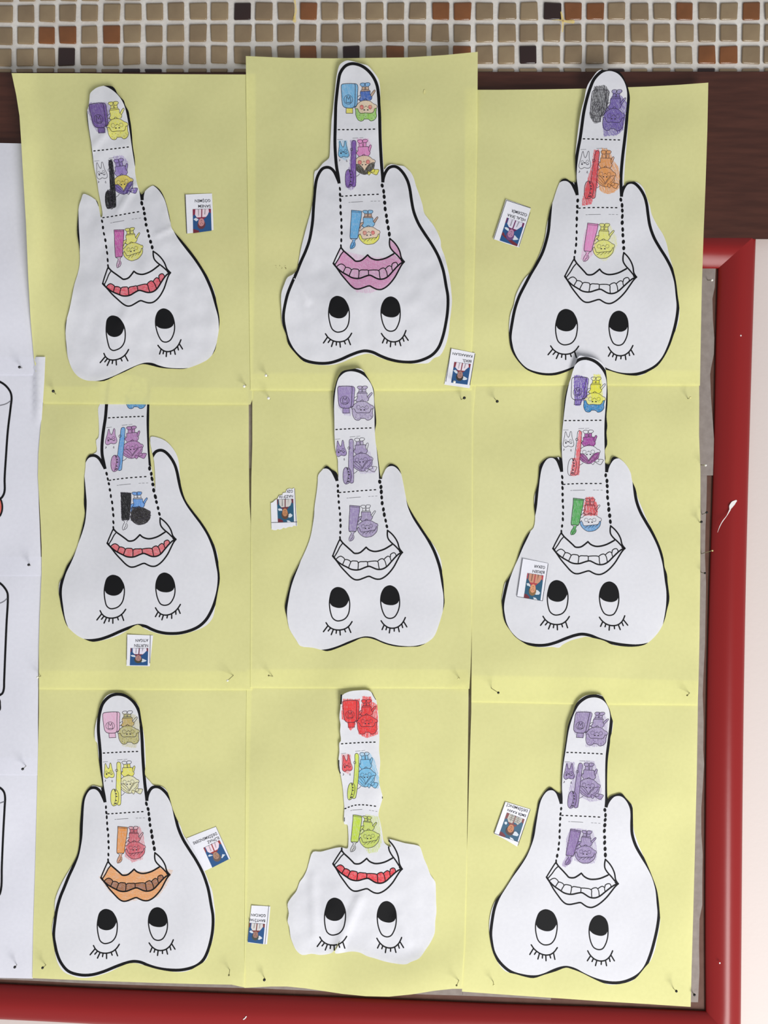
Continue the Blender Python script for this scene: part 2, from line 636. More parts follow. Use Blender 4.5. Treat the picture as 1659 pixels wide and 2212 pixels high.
GREYS = [
    ('upper', [(700, 566), (1546, 579), (1544, 620), (1539, 645), (1540, 690), (1543, 730), (1542, 765), (1536, 795), (1534, 808), (1536, 860), (1540, 912), (1543, 960), (1542, 1000), (1541, 1027), (1300, 1028), (1000, 1030), (700, 1030)],
     3.4, 'grey paper strip with wavy edge beside red frame, ending halfway up the right side'),
    ('lower right', [(1000, 990), (1527, 990), (1527, 1040), (1526, 1090), (1524, 1140), (1523, 1200), (1525, 1260), (1524, 1330), (1523, 1390), (1520, 1450), (1518, 1500), (1520, 1560), (1519, 1620), (1521, 1650), (1518, 1700), (1515, 1745), (1515, 1800), (1518, 1845), (1517, 1900), (1517, 1955), (1511, 1985), (1510, 2040), (1511, 2100), (1508, 2165), (1440, 2164), (1000, 2150)],
     2.8, 'grey paper strip below it, running down to bottom right corner of board'),
    ('bottom', [(-300, 1000), (200, 1012), (560, 1012), (1013, 1504), (1190, 1510), (1190, 2160), (1150, 2157), (1110, 2155), (1060, 2153), (1010, 2151), (940, 2149), (850, 2146), (760, 2144), (650, 2139), (560, 2135), (430, 2132), (300, 2128), (180, 2124), (60, 2118), (-80, 2112), (-300, 2104)],
     2.5, 'grey paper showing as a thin strip along bottom of board under the yellow sheets'),
    ('behind left', [(130, 845), (300, 845), (700, 845), (700, 1012), (300, 1012), (130, 1012)],
     3.0, 'grey paper seen through the narrow gap between left and middle yellow sheets')]
for nm, poly, h, lab in GREYS:
    pl = ring(np.array(poly, float), 14)
    v, f = fill(pl, 22)
    hh = h + 0.35 * nz(v, 90, 4.4)
    if nm == 'behind left':
        hh = 2.4 + base_h(v)
    o = mesh_obj('grey_paper_sheet', P(v, hh), [tuple(t) for t in f], M_GREY, None, smooth_shade=True, origin=tuple(P([pl.mean(0)], h)[0]))
    tag(o, lab, 'paper', 'grey backing papers on the board')

# ------------------------------------------------------------------ white worksheet pages at the left edge
PAGES = [
    # polygon, offset, label, curves
    ([(-330, 302), (50, 310), (66, 311), (72, 480), (74, 640), (75, 811), (-330, 811)], 4.6, 'white page at left, topmost of four, blank and shaded by a yellow sheet'),
    ([(-330, 766), (0, 770), (98, 771), (96, 820), (92, 880), (86, 960), (83, 1010), (84, 1090), (87, 1170), (90, 1244), (-330, 1245)], 4.1, 'white page at left, second from top, with black bottle outline and red cap'),
    ([(-330, 1200), (91, 1203), (91, 1250), (86, 1330), (83, 1430), (82, 1560), (83, 1675), (-330, 1672)], 3.8, 'white page at left, third from top, with black rounded bottle outline'),
    ([(-330, 1632), (84, 1637), (82, 1730), (79, 1830), (75, 1950), (71, 2114), (-60, 2111), (-330, 2102)], 3.5, 'white page at left, lowest of four, reaching the bottom of board'),
]
BOTTLES = {
    1: ([(-60, 815), (-20, 818), (0, 825), (12, 833), (22, 846), (25, 858), (23, 880), (17, 930), (13, 985), (10, 1035), (10, 1060), (7, 1070), (1, 1077), (-20, 1080)],
        [(-20, 1078), (0, 1078), (4, 1086), (5, 1098), (3, 1108), (-2, 1116), (-20, 1118)], [(-40, 882), (0, 876), (14, 872), (23, 866)]),
    2: ([(-60, 1248), (-20, 1250), (0, 1260), (10, 1270), (16, 1281), (17, 1293), (14, 1350), (11, 1420), (9, 1470), (8, 1490), (4, 1499), (-20, 1508)],
        [(-20, 1510), (-2, 1511), (0, 1522), (-1, 1534), (-20, 1540)], [(-40, 1306), (0, 1303), (10, 1298), (15, 1293)]),
    3: ([(-60, 1688), (-20, 1694), (0, 1702), (8, 1710), (11, 1722), (10, 1745), (7, 1800), (4, 1870), (2, 1922), (-4, 1936), (-30, 1942)],
        [(-30, 1944), (-8, 1946), (-8, 1968), (-30, 1974)], [(-40, 1742), (-10, 1738), (9, 1732)]),
}


def page_h(i):
    off = PAGES[i][1]

    def hf(p):
        p = np.asarray(p, float).reshape(-1, 2)
        h = off + base_h(p)
        if i == 1:      # its corner lies over the yellow sheet
            h = h + 3.7 * sst(73.5, 77, p[:, 0]) * (1 - sst(868, 930, p[:, 1]))
        return h
    return hf


for i, (poly, off, lab) in enumerate(PAGES):
    pl = ring(np.array(poly, float), 16 if i != 1 else 6)
    hf = page_h(i)
    t = thing('worksheet_page', lab, 'paper', tuple(P([pl.mean(0)], off)[0]), 'white worksheets pinned at the left')
    v, f = fill(pl, 20 if i != 1 else 8)
    mesh_obj('page', P(v, hf(v)), [tuple(k) for k in f], M_PAGE, t, smooth_shade=True)
    if i in BOTTLES:
        body, cap, curve = BOTTLES[i]
        ink = Sheetlet()
        v, f = ribbon(resample(smooth(body, n=5), 5), 4.4)
        ink.add(v, f, M_INK)
        v, f = ribbon(resample(smooth(cap, n=5), 5), 3.6)
        ink.add(v, f, M_INK)
        v, f = ribbon(resample(smooth(curve, n=4), 5), 1.6)
        ink.add(v, f, M_FAINT)
        dr = ink.build('bottle_drawing', hf, t, .3)
        col = Sheetlet()
        if i == 1:
            pc = smooth(cap, n=4)
            v, f = fill(np.vstack([pc, [(-20, 1100)]]), 5)
            col.add(v, f, crayon((205, 88, 72), .95))
            o = col.build('crayon_fill', hf, dr, .18)
            o['label'] = 'red crayon on the bottle cap'

# ------------------------------------------------------------------ yellow sheets
SHEETS = [
    # polygon, offset, label
    ([(25, 158), (180, 158.5), (330, 160), (552, 161), (552, 500), (546, 860), (541, 874), (380, 874), (220, 873), (94, 872), (84, 850), (77, 800), (73, 770), (66, 690), (61, 600), (56, 480), (50, 380), (46, 310), (42, 250), (35, 205)], 6.2,
     'yellow sheet at top left, its left edge curling over a white page'),
    ([(531, 121), (620, 125), (720, 126), (800, 125), (880, 124), (960, 119), (1032, 112), (1031, 300), (1027, 500), (1022, 700), (1018, 800), (1019, 843), (900, 844), (760, 843.5), (640, 844), (541, 843), (539, 700), (536, 480), (533, 300)], 6.8,
     'yellow sheet in middle of top row, overlapping the mosaic tiles'),
    ([(1004, 194), (1080, 194), (1180, 193), (1280, 191), (1400, 187), (1470, 183), (1530, 178.5), (1528, 280), (1524, 400), (1520, 500), (1516, 620), (1514, 720), (1512, 833), (1380, 833), (1240, 832), (1120, 833), (1004, 834)], 6.2,
     'yellow sheet at top right, hanging over brown trim and red frame'),
    ([(98, 835), (300, 836), (537, 838), (537.5, 900), (537.5, 980), (538.5, 1080), (545, 1180), (546, 1300), (545, 1420), (545, 1491), (400, 1491), (240, 1490), (84, 1489), (84, 1400), (86, 1330), (90, 1240), (90, 1180), (86, 1100), (82, 1030), (83, 980), (88, 920), (93, 872)], 5.2,
     'yellow sheet at left of middle row, beside second white page'),
    ([(544, 806), (700, 806), (900, 805), (1030, 805), (1022, 900), (1021, 1100), (1020, 1300), (1018, 1400), (1016, 1455), (1014, 1488), (900, 1487), (760, 1487), (640, 1487), (541, 1486), (541, 1400), (541.5, 1300), (542, 1150), (543, 1030), (545, 960), (545, 880)], 5.6,
     'yellow sheet at centre of board, in middle of middle row'),
    ([(1018, 800), (1200, 800), (1510, 800), (1510.5, 870), (1510, 940), (1513, 1020), (1513, 1120), (1512.5, 1250), (1511, 1380), (1509, 1470), (1507, 1524), (1400, 1523), (1260, 1522), (1140, 1519), (1018, 1517), (1019, 1400), (1019, 1200), (1018, 1000)], 5.2,
     'yellow sheet at right of middle row, beside red frame'),
    ([(84, 1448), (300, 1448), (545, 1450), (541, 1600), (537, 1800), (533, 2000), (528, 2133), (500, 2127), (440, 2126), (330, 2123), (200, 2118.5), (70, 2113), (72, 2000), (76, 1880), (79, 1760), (82, 1640), (84, 1540)], 4.2,
     'yellow sheet at bottom left, beside lowest white page'),
    ([(533, 1445), (760, 1444), (1012, 1446), (1012, 1500), (1010, 1700), (1008, 1900), (1005, 2040), (998, 2136), (978, 2136), (940, 2140), (890, 2148), (840, 2153), (790, 2152), (740, 2147), (700, 2141), (660, 2135), (620, 2131), (585, 2131), (528, 2134), (529, 1950), (530, 1750), (532, 1560)], 4.6,
     'yellow sheet in middle of bottom row, with wavy lower edge'),
    ([(1018.5, 1458), (1250, 1462), (1508, 1470), (1507, 1560), (1505, 1680), (1503, 1760), (1500, 1880), (1497, 1990), (1494, 2090), (1492, 2175), (1460, 2173), (1400, 2169), (1300, 2163), (1200, 2156), (1110, 2150), (998, 2142), (1001, 2050), (1005, 1940), (1010, 1800), (1014, 1660), (1018, 1540)], 4.2,
     'yellow sheet at bottom right, over grey paper in corner of board'),
]


def sheet_h(i):
    off = SHEETS[i][1]

    def hf(p):
        p = np.asarray(p, float).reshape(-1, 2)
        h = off + base_h(p)
        x, y = p[:, 0], p[:, 1]
        if i == 0:      # left edge curls towards the viewer
            e = 1 - sst(0, 75, x - np.interp(y, [158, 310, 770], [25, 46, 73]))
            h += 9.0 * e * e * (1 - sst(480, 760, y)) + 1.0 * (1 - sst(150, 330, y)) * nz(p, 80, 1.2)
        if i == 1:
            h += 2.5 * (1 - sst(110, 330, y)) * sst(900, 1032, x) + 1.2 * (1 - sst(110, 300, y)) * nz(p, 110, 5.5)
        if i == 2:
            h += 3.0 * (1 - sst(170, 420, y)) * sst(1380, 1530, x)
        if i == 7:      # lower edge bellies out
            h += 7.0 * sst(2040, 2150, y) * np.exp(-((x - 830) / 110.0) ** 2) - 0.8 * sst(2060, 2140, y) * np.exp(-((x - 640) / 60.0) ** 2)
        if i == 6:
            h += 1.6 * sst(2060, 2130, y) * sst(430, 528, x)
        if i == 4:
            h += 2.2 * np.clip(1 - np.hypot(x - 1014, y - 1488) / 45, 0, 1)
        return h
    return hf


sheet_objs = []
for i, (poly, off, lab) in enumerate(SHEETS):
    pl = ring(np.array(poly, float), 12)
    v, f = fill(pl, 13)
    hf = sheet_h(i)
    t = mesh_obj('yellow_paper_sheet', P(v, hf(v)), [tuple(k) for k in f], M_YELLOW, None, smooth_shade=True, origin=tuple(P([pl.mean(0)], off)[0]))
    tag(t, lab, 'paper', 'yellow sheets pinned in three rows')
    sheet_objs.append(t)
# a pale torn fleck and a smudge on the top middle sheet
d = disc((917, 198), 2.3, 4.6, .1, 10)
mesh_obj('pale_fleck', P(d, sheet_h(1)(d) + .5), [tuple(range(10))], M_PBRASS, sheet_objs[1])
sm_ = Sheetlet()
rs = random.Random(4)
for k in range(16):
    c = (590 + rs.random() * 30, 573 + rs.random() * 9)
    sm_.add(disc(c, .4 + .8 * rs.random(), n=6), [tuple(range(6))], crayon((110, 100, 60), .6))
sm_.build('pencil_smudge', sheet_h(1), sheet_objs[1], .3)

# ------------------------------------------------------------------ the printed tooth: template in the pixels of the centre cutout
S4 = 1659 / 415.0
ORI = {1: (120, 160), 2: (590, 120), 3: (1085, 140), 4: (100, 850), 5: (580, 780), 6: (1065, 750), 7: (95, 1480), 8: (580, 1470), 9: (1040, 1480)}


def A(k, pts):
    return np.array(ORI[k], float) + np.asarray(pts, float).reshape(-1, 2) / S4


LM = {
    5: [(550, 1685), (1162, 1655), (845, 1608), (868, 1862), (617, 1522), (1030, 1462), (593, 1953), (1050, 1938), (612, 2247), (1052, 2228), (612, 1135), (958, 1110), (580, 592), (918, 577), (600, 220), (814, 232), (796, 422), (690, 1060), (788, 872), (702, 1248), (838, 1447), (497, 2257), (1182, 2215)],
    1: [(403, 1812), (998, 1718), (678, 1703), (735, 1960), (452, 1652), (845, 1530), (485, 2087), (932, 2025), (517, 2388), (957, 2320), (408, 1240), (750, 1185), (328, 665), (660, 627), (288, 262), (503, 257), (519, 467), (478, 1160), (567, 955), (505, 1348), (651, 1533), (418, 2410), (1083, 2295)],
    2: [(515, 1797), (1138, 1783), (818, 1722), (832, 1992), (585, 1640), (1010, 1580), (550, 2077), (1018, 2082), (570, 2392), (1018, 2387), (590, 1215), (942, 1197), (560, 641), (910, 634), (590, 248), (798, 255), (785, 470), (668, 1137), (770, 943), (677, 1337), (812, 1553), (452, 2400), (1147, 2375)],
    3: [(535, 1828), (1165, 1835), (843, 1765), (838, 2030), (622, 1660), (1052, 1622), (545, 2110), (1010, 2125), (548, 2422), (1000, 2428), (660, 1238), (1022, 1236), (697, 640), (1045, 650), (782, 222), (992, 235), (942, 467), (755, 1157), (873, 966), (738, 1368), (855, 1590), (418, 2425), (1128, 2425)],
    4: [(522, 1295), (1125, 1262), (810, 1220), (845, 1470), (578, 1155), (985, 1075), (570, 1568), (1022, 1548), (575, 1862), (1025, 1835), (545, 750), (895, 717), (535, 212), (868, 197), None, None, None, (605, 672), (727, 484), (643, 857), (797, 1057), (465, 1873), (1158, 1822)],
    6: [(513, 1740), (1145, 1740), (822, 1680), (828, 1935), (590, 1587), (1018, 1543), (545, 2013), (1010, 2025), (553, 2317), (1005, 2322), (610, 1185), (970, 1178), (618, 635), (965, 631), (685, 262), (893, 275), (857, 470), (685, 1107), (810, 926), (694, 1305), (826, 1513), (432, 2322), (1138, 2320)],
    7: [(487, 1665), (1092, 1640), (780, 1590), (797, 1838), (553, 1507), (960, 1448), (527, 1935), (983, 1920), (540, 2235), (988, 2210), (550, 1112), (888, 1092), (510, 588), (840, 573), (510, 240), (723, 240), (714, 423), (620, 1042), (717, 856), (637, 1222), (771, 1425), (428, 2247), (1117, 2200)],
    8: [(552, 1585), (1160, 1632), (850, 1537), (852, 1802), (632, 1452), (1043, 1385), (567, 1877), (1028, 1907), (565, 2202), (1020, 2220), (660, 1107), (955, 1090), (628, 548), (950, 533), (642, 178), (848, 182), (835, 373), (715, 1027), (828, 836), (730, 1162), (855, 1367), (443, 2213), (1150, 2220)],
    9: [(557, 1660), (1187, 1718), (865, 1625), (857, 1882), (645, 1515), (1073, 1505), (555, 1937), (1022, 1988), (555, 2248), (1010, 2290), (693, 1125), (1055, 1143), (735, 582), (1075, 597), (820, 235), (1023, 250), (977, 435), (785, 1062), (907, 884), (770, 1245), (880, 1460), (430, 2240), (1133, 2295)],
}
# points on the printed outline: tongue top, left ear, right ear, left bulge, right bulge, bottom cusp, bottom left, bottom right, left waist, right waist
OL = {
    2: [(690, 70), (465, 965), (1040, 957), (88, 2230), (1510, 2120), (795, 2552), (430, 2658), (1160, 2647), (345, 1400), (1215, 1350)],
    3: [(930, 40), (535, 990), (1115, 1015), (70, 2310), (1515, 2120), None, (380, 2675), (1100, 2675), (402, 1421), (1275, 1390)],
    4: [None, (395, 535), (985, 490), (122, 1680), (1492, 1600), (795, 2005), (400, 2132), (1090, 2072), (337, 926), (1172, 860)],
    5: [(720, 75), (487, 915), (1065, 893), (148, 2130), (1524, 2060), (840, 2392), (455, 2506), (1170, 2473), (384, 1303), (1214, 1251)],
    6: [(800, 97), None, None, (85, 2200), (1510, 2150), (770, 2480), (400, 2575), (1170, 2575), (370, 1360), (1238, 1324)],
    7: [(640, 78), (425, 885), (970, 877), (83, 2130), (1460, 2030), (770, 2388), (360, 2505), (1110, 2460), (322, 1284), (1160, 1234)],
    9: [(980, 93), (600, 895), (1190, 945), (82, 2100), (1530, 2010), (740, 2440), (430, 2518), (1130, 2570), (447, 1295), (1302, 1288)],
    1: [None, None, None, (74, 2190), (1421, 2140), (770, 2508), (335, 2664), (1070, 2553), (196, 1419), (1019, 1323)],
    8: [None] * 10,
}
for k_, (a_, b_) in {2: ((160, 1970), (128, 2460)), 3: ((145, 2001), (92, 2478)), 4: ((197, 1468), (150, 1945)), 6: ((165, 1913), (108, 2390)),
                     7: ((138, 1838), (112, 2315)), 9: ((148, 1833), (108, 2310)), 1: (None, None), 5: ((213, 1858), (172, 2345)), 8: (None, None)}.items():
    OL[k_] += [a_, b_]


class TPS:
    def __init__(self, src, dst, lam=0.4):
        self.s = np.asarray(src, float)
        self.c = self.s.mean(0)
        s = (self.s - self.c) / 200.0
        n = len(s)
        K = self.U(s, s) + lam * 0.02 * np.eye(n)
        Pm = np.column_stack([np.ones(n), s])
        Am = np.zeros((n + 3, n + 3))
        Am[:n, :n], Am[:n, n:], Am[n:, :n] = K, Pm, Pm.T
        B = np.vstack([np.asarray(dst, float), np.zeros((3, 2))])
        self.w = np.linalg.solve(Am, B)
        self.ss = s

    @staticmethod
    def U(a, b):
        r2 = ((a[:, None, :] - b[None, :, :]) ** 2).sum(-1)
        return np.where(r2 > 1e-12, r2 * np.log(np.maximum(r2, 1e-12)), 0)

    def __call__(self, p):
        p = (np.asarray(p, float).reshape(-1, 2) - self.c) / 200.0
        return self.U(p, self.ss) @ self.w[:-3] + np.column_stack([np.ones(len(p)), p]) @ self.w[-3:]


T5 = A(5, LM[5])
to5 = TPS(A(2, LM[2]), T5, 1.0)
OL5 = to5(A(2, OL[2]))


def warp_for(k):
    src, dst = [], []
    for a, b in zip(T5, LM[k]):
        if b is not None:
            src.append(a)
            dst.append(A(k, [b])[0])
    for a, b in zip(OL5, OL[k]):
        if b is not None:
            src.append(a)
            dst.append(A(k, [b])[0])
    return TPS(src, dst, 0.04)


def Z(pts, o, s):
    return np.array(o, float) + np.asarray(pts, float).reshape(-1, 2) / s


p1 = lambda pts: Z(pts, (715, 790), 15.082)
p2 = lambda pts: Z(pts, (715, 930), 15.082)
p3 = lambda pts: Z(pts, (715, 1060), 13.825)
pm = lambda pts: Z(pts, (710, 1140), 9.7588)
pb = lambda pts: Z(pts, (580, 980), S4)
pa = lambda pts: Z(pts, (580, 780), S4)

OUT2 = A(2, [(570, 1100), (550, 1050), (525, 1000), (495, 972), (465, 965), (430, 975), (400, 1010), (375, 1070), (362, 1150), (355, 1230), (348, 1320), (342, 1420), (330, 1510), (312, 1600), (280, 1690), (240, 1780), (200, 1880), (160, 1970), (125, 2060), (103, 2150), (90, 2230), (90, 2290), (102, 2360), (128, 2460), (178, 2550), (260, 2625), (370, 2655), (480, 2655), (570, 2630), (660, 2590), (740, 2560), (795, 2550), (860, 2562), (930, 2595), (1010, 2625), (1110, 2645), (1220, 2645), (1310, 2620), (1380, 2580), (1430, 2520), (1465, 2430), (1490, 2320), (1507, 2200), (1509, 2080), (1494, 1990), (1475, 1880), (1462, 1830), (1425, 1730), (1370, 1630), (1310, 1540), (1255, 1450), (1215, 1350), (1195, 1250), (1180, 1150), (1160, 1080), (1120, 1010), (1075, 967), (1040, 957), (1000, 970), (970, 1010), (952, 1060), (948, 1095)])
OUT2T = A(2, [(948, 1095), (944, 1030), (936, 940), (930, 840), (925, 740), (922, 640), (920, 530), (916, 430), (910, 340), (898, 260), (868, 190), (820, 130), (760, 88), (690, 70), (640, 80), (608, 105), (577, 155), (563, 225), (550, 330), (541, 430), (538, 540), (536, 640), (534, 740), (538, 850), (548, 960), (562, 1040), (570, 1105)])
OUTLINE = to5(resample(smooth(OUT2, n=4), 5))
OUTLINE_T = to5(resample(smooth(OUT2T, n=4), 5))
WID, WIDT = 6.3, 6.6

# --- line drawings: (points, closed, width) per part ; colour regions: name -> closed polygon
D = {}
D['bottle_drawing'] = [
    (p1([(270, 675), (640, 670), (680, 690), (690, 740), (685, 1000), (670, 1300), (640, 1360), (590, 1390), (400, 1390), (330, 1370), (280, 1310), (262, 1250), (235, 950), (220, 740), (235, 695)]), 1, 1.3),
    (p1([(640, 670), (720, 680), (765, 715), (780, 770), (775, 900), (750, 1250), (735, 1300), (680, 1350), (640, 1370)]), 0, 1.1),
    (p1([(395, 1395), (605, 1395), (610, 1550), (395, 1555)]), 2, 1.1),
    (p1(disc((458, 1140), 140, 136, n=24)), 1, .9),
    (p1([(400, 1235), (395, 1150), (405, 1060), (420, 1045), (440, 1090), (465, 1130), (490, 1090), (510, 1045), (525, 1100), (535, 1180), (535, 1235), (490, 1225), (440, 1230)]), 1, 1.1)]
D['boy_drawing'] = [
    (p1([(1010, 690), (1000, 740), (975, 770), (925, 770), (880, 740), (855, 705), (880, 670), (950, 660), (1000, 670)]), 1, 1.),
    (p1([(1025, 690), (1035, 745), (1060, 770), (1120, 765), (1165, 735), (1190, 700), (1170, 665), (1110, 655), (1050, 665)]), 1, 1.),
    (p1([(920, 775), (915, 855)]), 0, 1.), (p1([(1010, 775), (1010, 855)]), 0, 1.), (p1([(1035, 775), (1035, 855)]), 0, 1.), (p1([(1135, 770), (1140, 855)]), 0, 1.),
    (p1([(900, 860), (1140, 855), (1180, 895), (865, 905)]), 2, 1.),
    (p1([(865, 905), (855, 960), (870, 1040), (840, 1100), (800, 1140), (870, 1190)]), 0, 1.),
    (p1([(1185, 895), (1180, 980), (1195, 1030), (1235, 1060), (1225, 1120), (1180, 1165)]), 0, 1.),
    (p1([(960, 1165), (1020, 1115), (1080, 1165)]), 0, 1.),
    (p1([(1190, 1010), (1250, 930), (1330, 865), (1350, 890), (1300, 970), (1235, 1055)]), 0, 1.),
    (p1([(870, 1030), (840, 1015), (770, 1060)]), 0, 1.), (p1([(870, 1190), (800, 1140), (760, 1160)]), 0, 1.),
    (p1([(700, 1370), (760, 1270), (870, 1190), (960, 1165), (1080, 1165), (1170, 1190), (1300, 1275), (1360, 1295), (1390, 1340), (1380, 1390), (1340, 1400)]), 0, 1.),
    (p1([(700, 1340), (670, 1380), (700, 1410), (760, 1410), (800, 1490), (850, 1540), (1000, 1530), (1230, 1535), (1280, 1490), (1310, 1410), (1370, 1400)]), 0, 1.1),
    (p1([(690, 1410), (700, 1500), (705, 1600), (740, 1690), (790, 1760), (870, 1785), (940, 1765), (970, 1725), (1110, 1725), (1170, 1775), (1260, 1765), (1330, 1710), (1370, 1630), (1355, 1530), (1370, 1400)]), 0, 1.1),
    (p1(disc((895, 1360), 62, n=14)), 1, .6), (p1(disc((1165, 1360), 58, n=14)), 1, .6),
    (p1([(985, 1365), (1035, 1325), (1085, 1370)]), 0, .9),
    (p1([(965, 1440), (985, 1440)]), 0, 2.9), (p1([(1077, 1440), (1097, 1440)]), 0, 2.9)] + [
    (p1([(x, y), (x + 18, y + 10)]), 0, .8) for x, y in ((820, 1600), (940, 1600), (1005, 1640), (1100, 1582), (1270, 1610), (965, 1690), (870, 1730), (1305, 1655), (800, 1680), (1200, 1690))]
D['tooth_drawing'] = [
    (p2([(185, 780), (170, 720), (180, 620), (200, 450), (205, 350), (225, 325), (245, 365), (270, 440), (320, 505), (350, 450), (365, 340), (385, 310), (410, 340), (425, 430), (450, 540), (490, 630), (515, 720), (500, 780), (460, 805), (400, 805), (340, 785), (290, 815), (240, 825)]), 1, 1.),
    (p2(disc((250, 620), 34, n=12)), 1, .6), (p2(disc((400, 605), 36, n=12)), 1, .6),
    (p2([(252, 690), (262, 690)]), 0, 3.6), (p2([(305, 655), (330, 645), (352, 655)]), 0, 2.), (p2([(375, 665), (400, 700), (435, 695), (450, 665)]), 0, 1.2),
    (p2([(205, 880), (225, 905), (200, 935)]), 0, 1.2), (p2([(440, 890), (425, 940), (455, 950)]), 1, .7)]
D['toothbrush_drawing'] = [
    (p2([(575, 1200), (582, 800), (597, 500), (600, 330), (630, 285), (690, 285), (725, 320), (733, 450), (735, 1000), (737, 1650), (720, 1700), (665, 1722), (620, 1700)]), 0, 1.1),
    (p2([(480, 1190), (530, 1195), (590, 1220), (640, 1290), (665, 1400), (660, 1550), (630, 1660), (570, 1720), (480, 1745), (425, 1690), (400, 1580), (395, 1450), (405, 1330), (430, 1240)]), 1, 1.1),
    (p2([(510, 1195), (545, 1300), (565, 1430), (550, 1580), (500, 1720)]), 0, 1.),
    (p2([(530, 1225), (560, 1255)]), 0, 2.6), (p2([(575, 1330), (590, 1350)]), 0, 2.4), (p2([(575, 1430), (610, 1430)]), 0, 2.4), (p2([(565, 1550), (590, 1570)]), 0, 2.4), (p2([(545, 1670), (590, 1650)]), 0, 2.6),
    (p2(disc((590, 565), 38, n=12)), 1, .9)]
D['girl_drawing'] = [
    (p2([(930, 300), (915, 350), (860, 365), (800, 345), (765, 300), (800, 265), (870, 255), (915, 270)]), 1, 1.),
    (p2([(935, 290), (950, 340), (1010, 345), (1070, 320), (1095, 280), (1070, 250), (1000, 240), (950, 255)]), 1, 1.),
    (p2([(825, 370), (830, 460)]), 0, 1.), (p2([(930, 365), (945, 460)]), 0, 1.), (p2([(960, 350), (965, 455)]), 0, 1.), (p2([(1040, 345), (1050, 455)]), 0, 1.),
    (p2([(790, 480), (1115, 460)]), 0, 1.),
    (p2([(785, 490), (790, 560), (790, 610), (740, 660), (830, 775)]), 0, 1.), (p2([(1115, 460), (1130, 540), (1140, 600), (1175, 620), (1175, 680), (1130, 745)]), 0, 1.),
    (p2([(1130, 500), (1155, 430), (1190, 405), (1215, 430), (1200, 500), (1170, 600)]), 0, 1.), (p2([(735, 590), (790, 610)]), 0, 1.),
    (p2([(925, 740), (985, 700), (1025, 740)]), 0, 1.),
    (p2([(740, 855), (800, 800), (900, 755), (1010, 740), (1120, 755), (1200, 800), (1260, 850), (1310, 860), (1345, 900), (1340, 950), (1310, 960)]), 0, 1.),
    (p2([(740, 1015), (820, 1020), (900, 1070), (970, 1150), (1015, 1250)]), 0, 1.), (p2([(1010, 1220), (1060, 1130), (1130, 1030), (1200, 980), (1290, 945)]), 0, 1.),
    (p2([(740, 1190), (820, 1260), (920, 1310), (1010, 1330), (1100, 1310)]), 0, 1.), (p2([(1325, 950), (1320, 1050), (1300, 1140)]), 0, 1.),
    (p2([(760, 1040), (850, 1120), (1000, 1260)]), 0, .8), (p2([(740, 1130), (860, 1220), (1010, 1310)]), 0, .8), (p2([(1170, 1180), (1240, 1120), (1290, 1010)]), 0, .8), (p2([(1030, 1240), (1100, 1120), (1180, 1020)]), 0, .8),
    (p2([(1200, 1250), (1110, 1220), (1100, 1290), (1160, 1350)]), 1, .9), (p2([(1215, 1210), (1280, 1150), (1330, 1190), (1320, 1240), (1220, 1250)]), 1, .9),
    (p2([(1320, 1165), (1465, 1175), (1440, 1260), (1390, 1335), (1300, 1310), (1220, 1260)]), 0, 1.), (p2([(740, 1400), (800, 1370), (860, 1310)]), 0, .9),
    (p2(disc((855, 955), 60, n=14)), 1, .6), (p2(disc((1115, 935), 60, n=14)), 1, .6), (p2([(955, 945), (990, 920), (1025, 945)]), 0, .9),
    (p2([(932, 1030), (948, 1030)]), 0, 2.8), (p2([(1040, 1022), (1056, 1022)]), 0, 2.8)]
D['tube_drawing'] = [
    (p3([(560, 440), (865, 465), (850, 650), (800, 930), (760, 1190), (740, 1220), (540, 1210), (530, 1150), (545, 800), (560, 600)]), 2, 1.2),
    (p3([(570, 480), (860, 505)]), 0, .8), (p3([(540, 1210), (610, 1260), (600, 1300)]), 0, 1.), (p3([(745, 1220), (690, 1250), (680, 1290)]), 0, 1.),
    (p3([(600, 1300), (560, 1370), (538, 1440), (550, 1500), (580, 1500), (600, 1440), (645, 1390), (635, 1330)]), 0, 1.), (p3([(660, 1310), (690, 1360), (685, 1420), (650, 1470), (600, 1500)]), 0, 1.)]
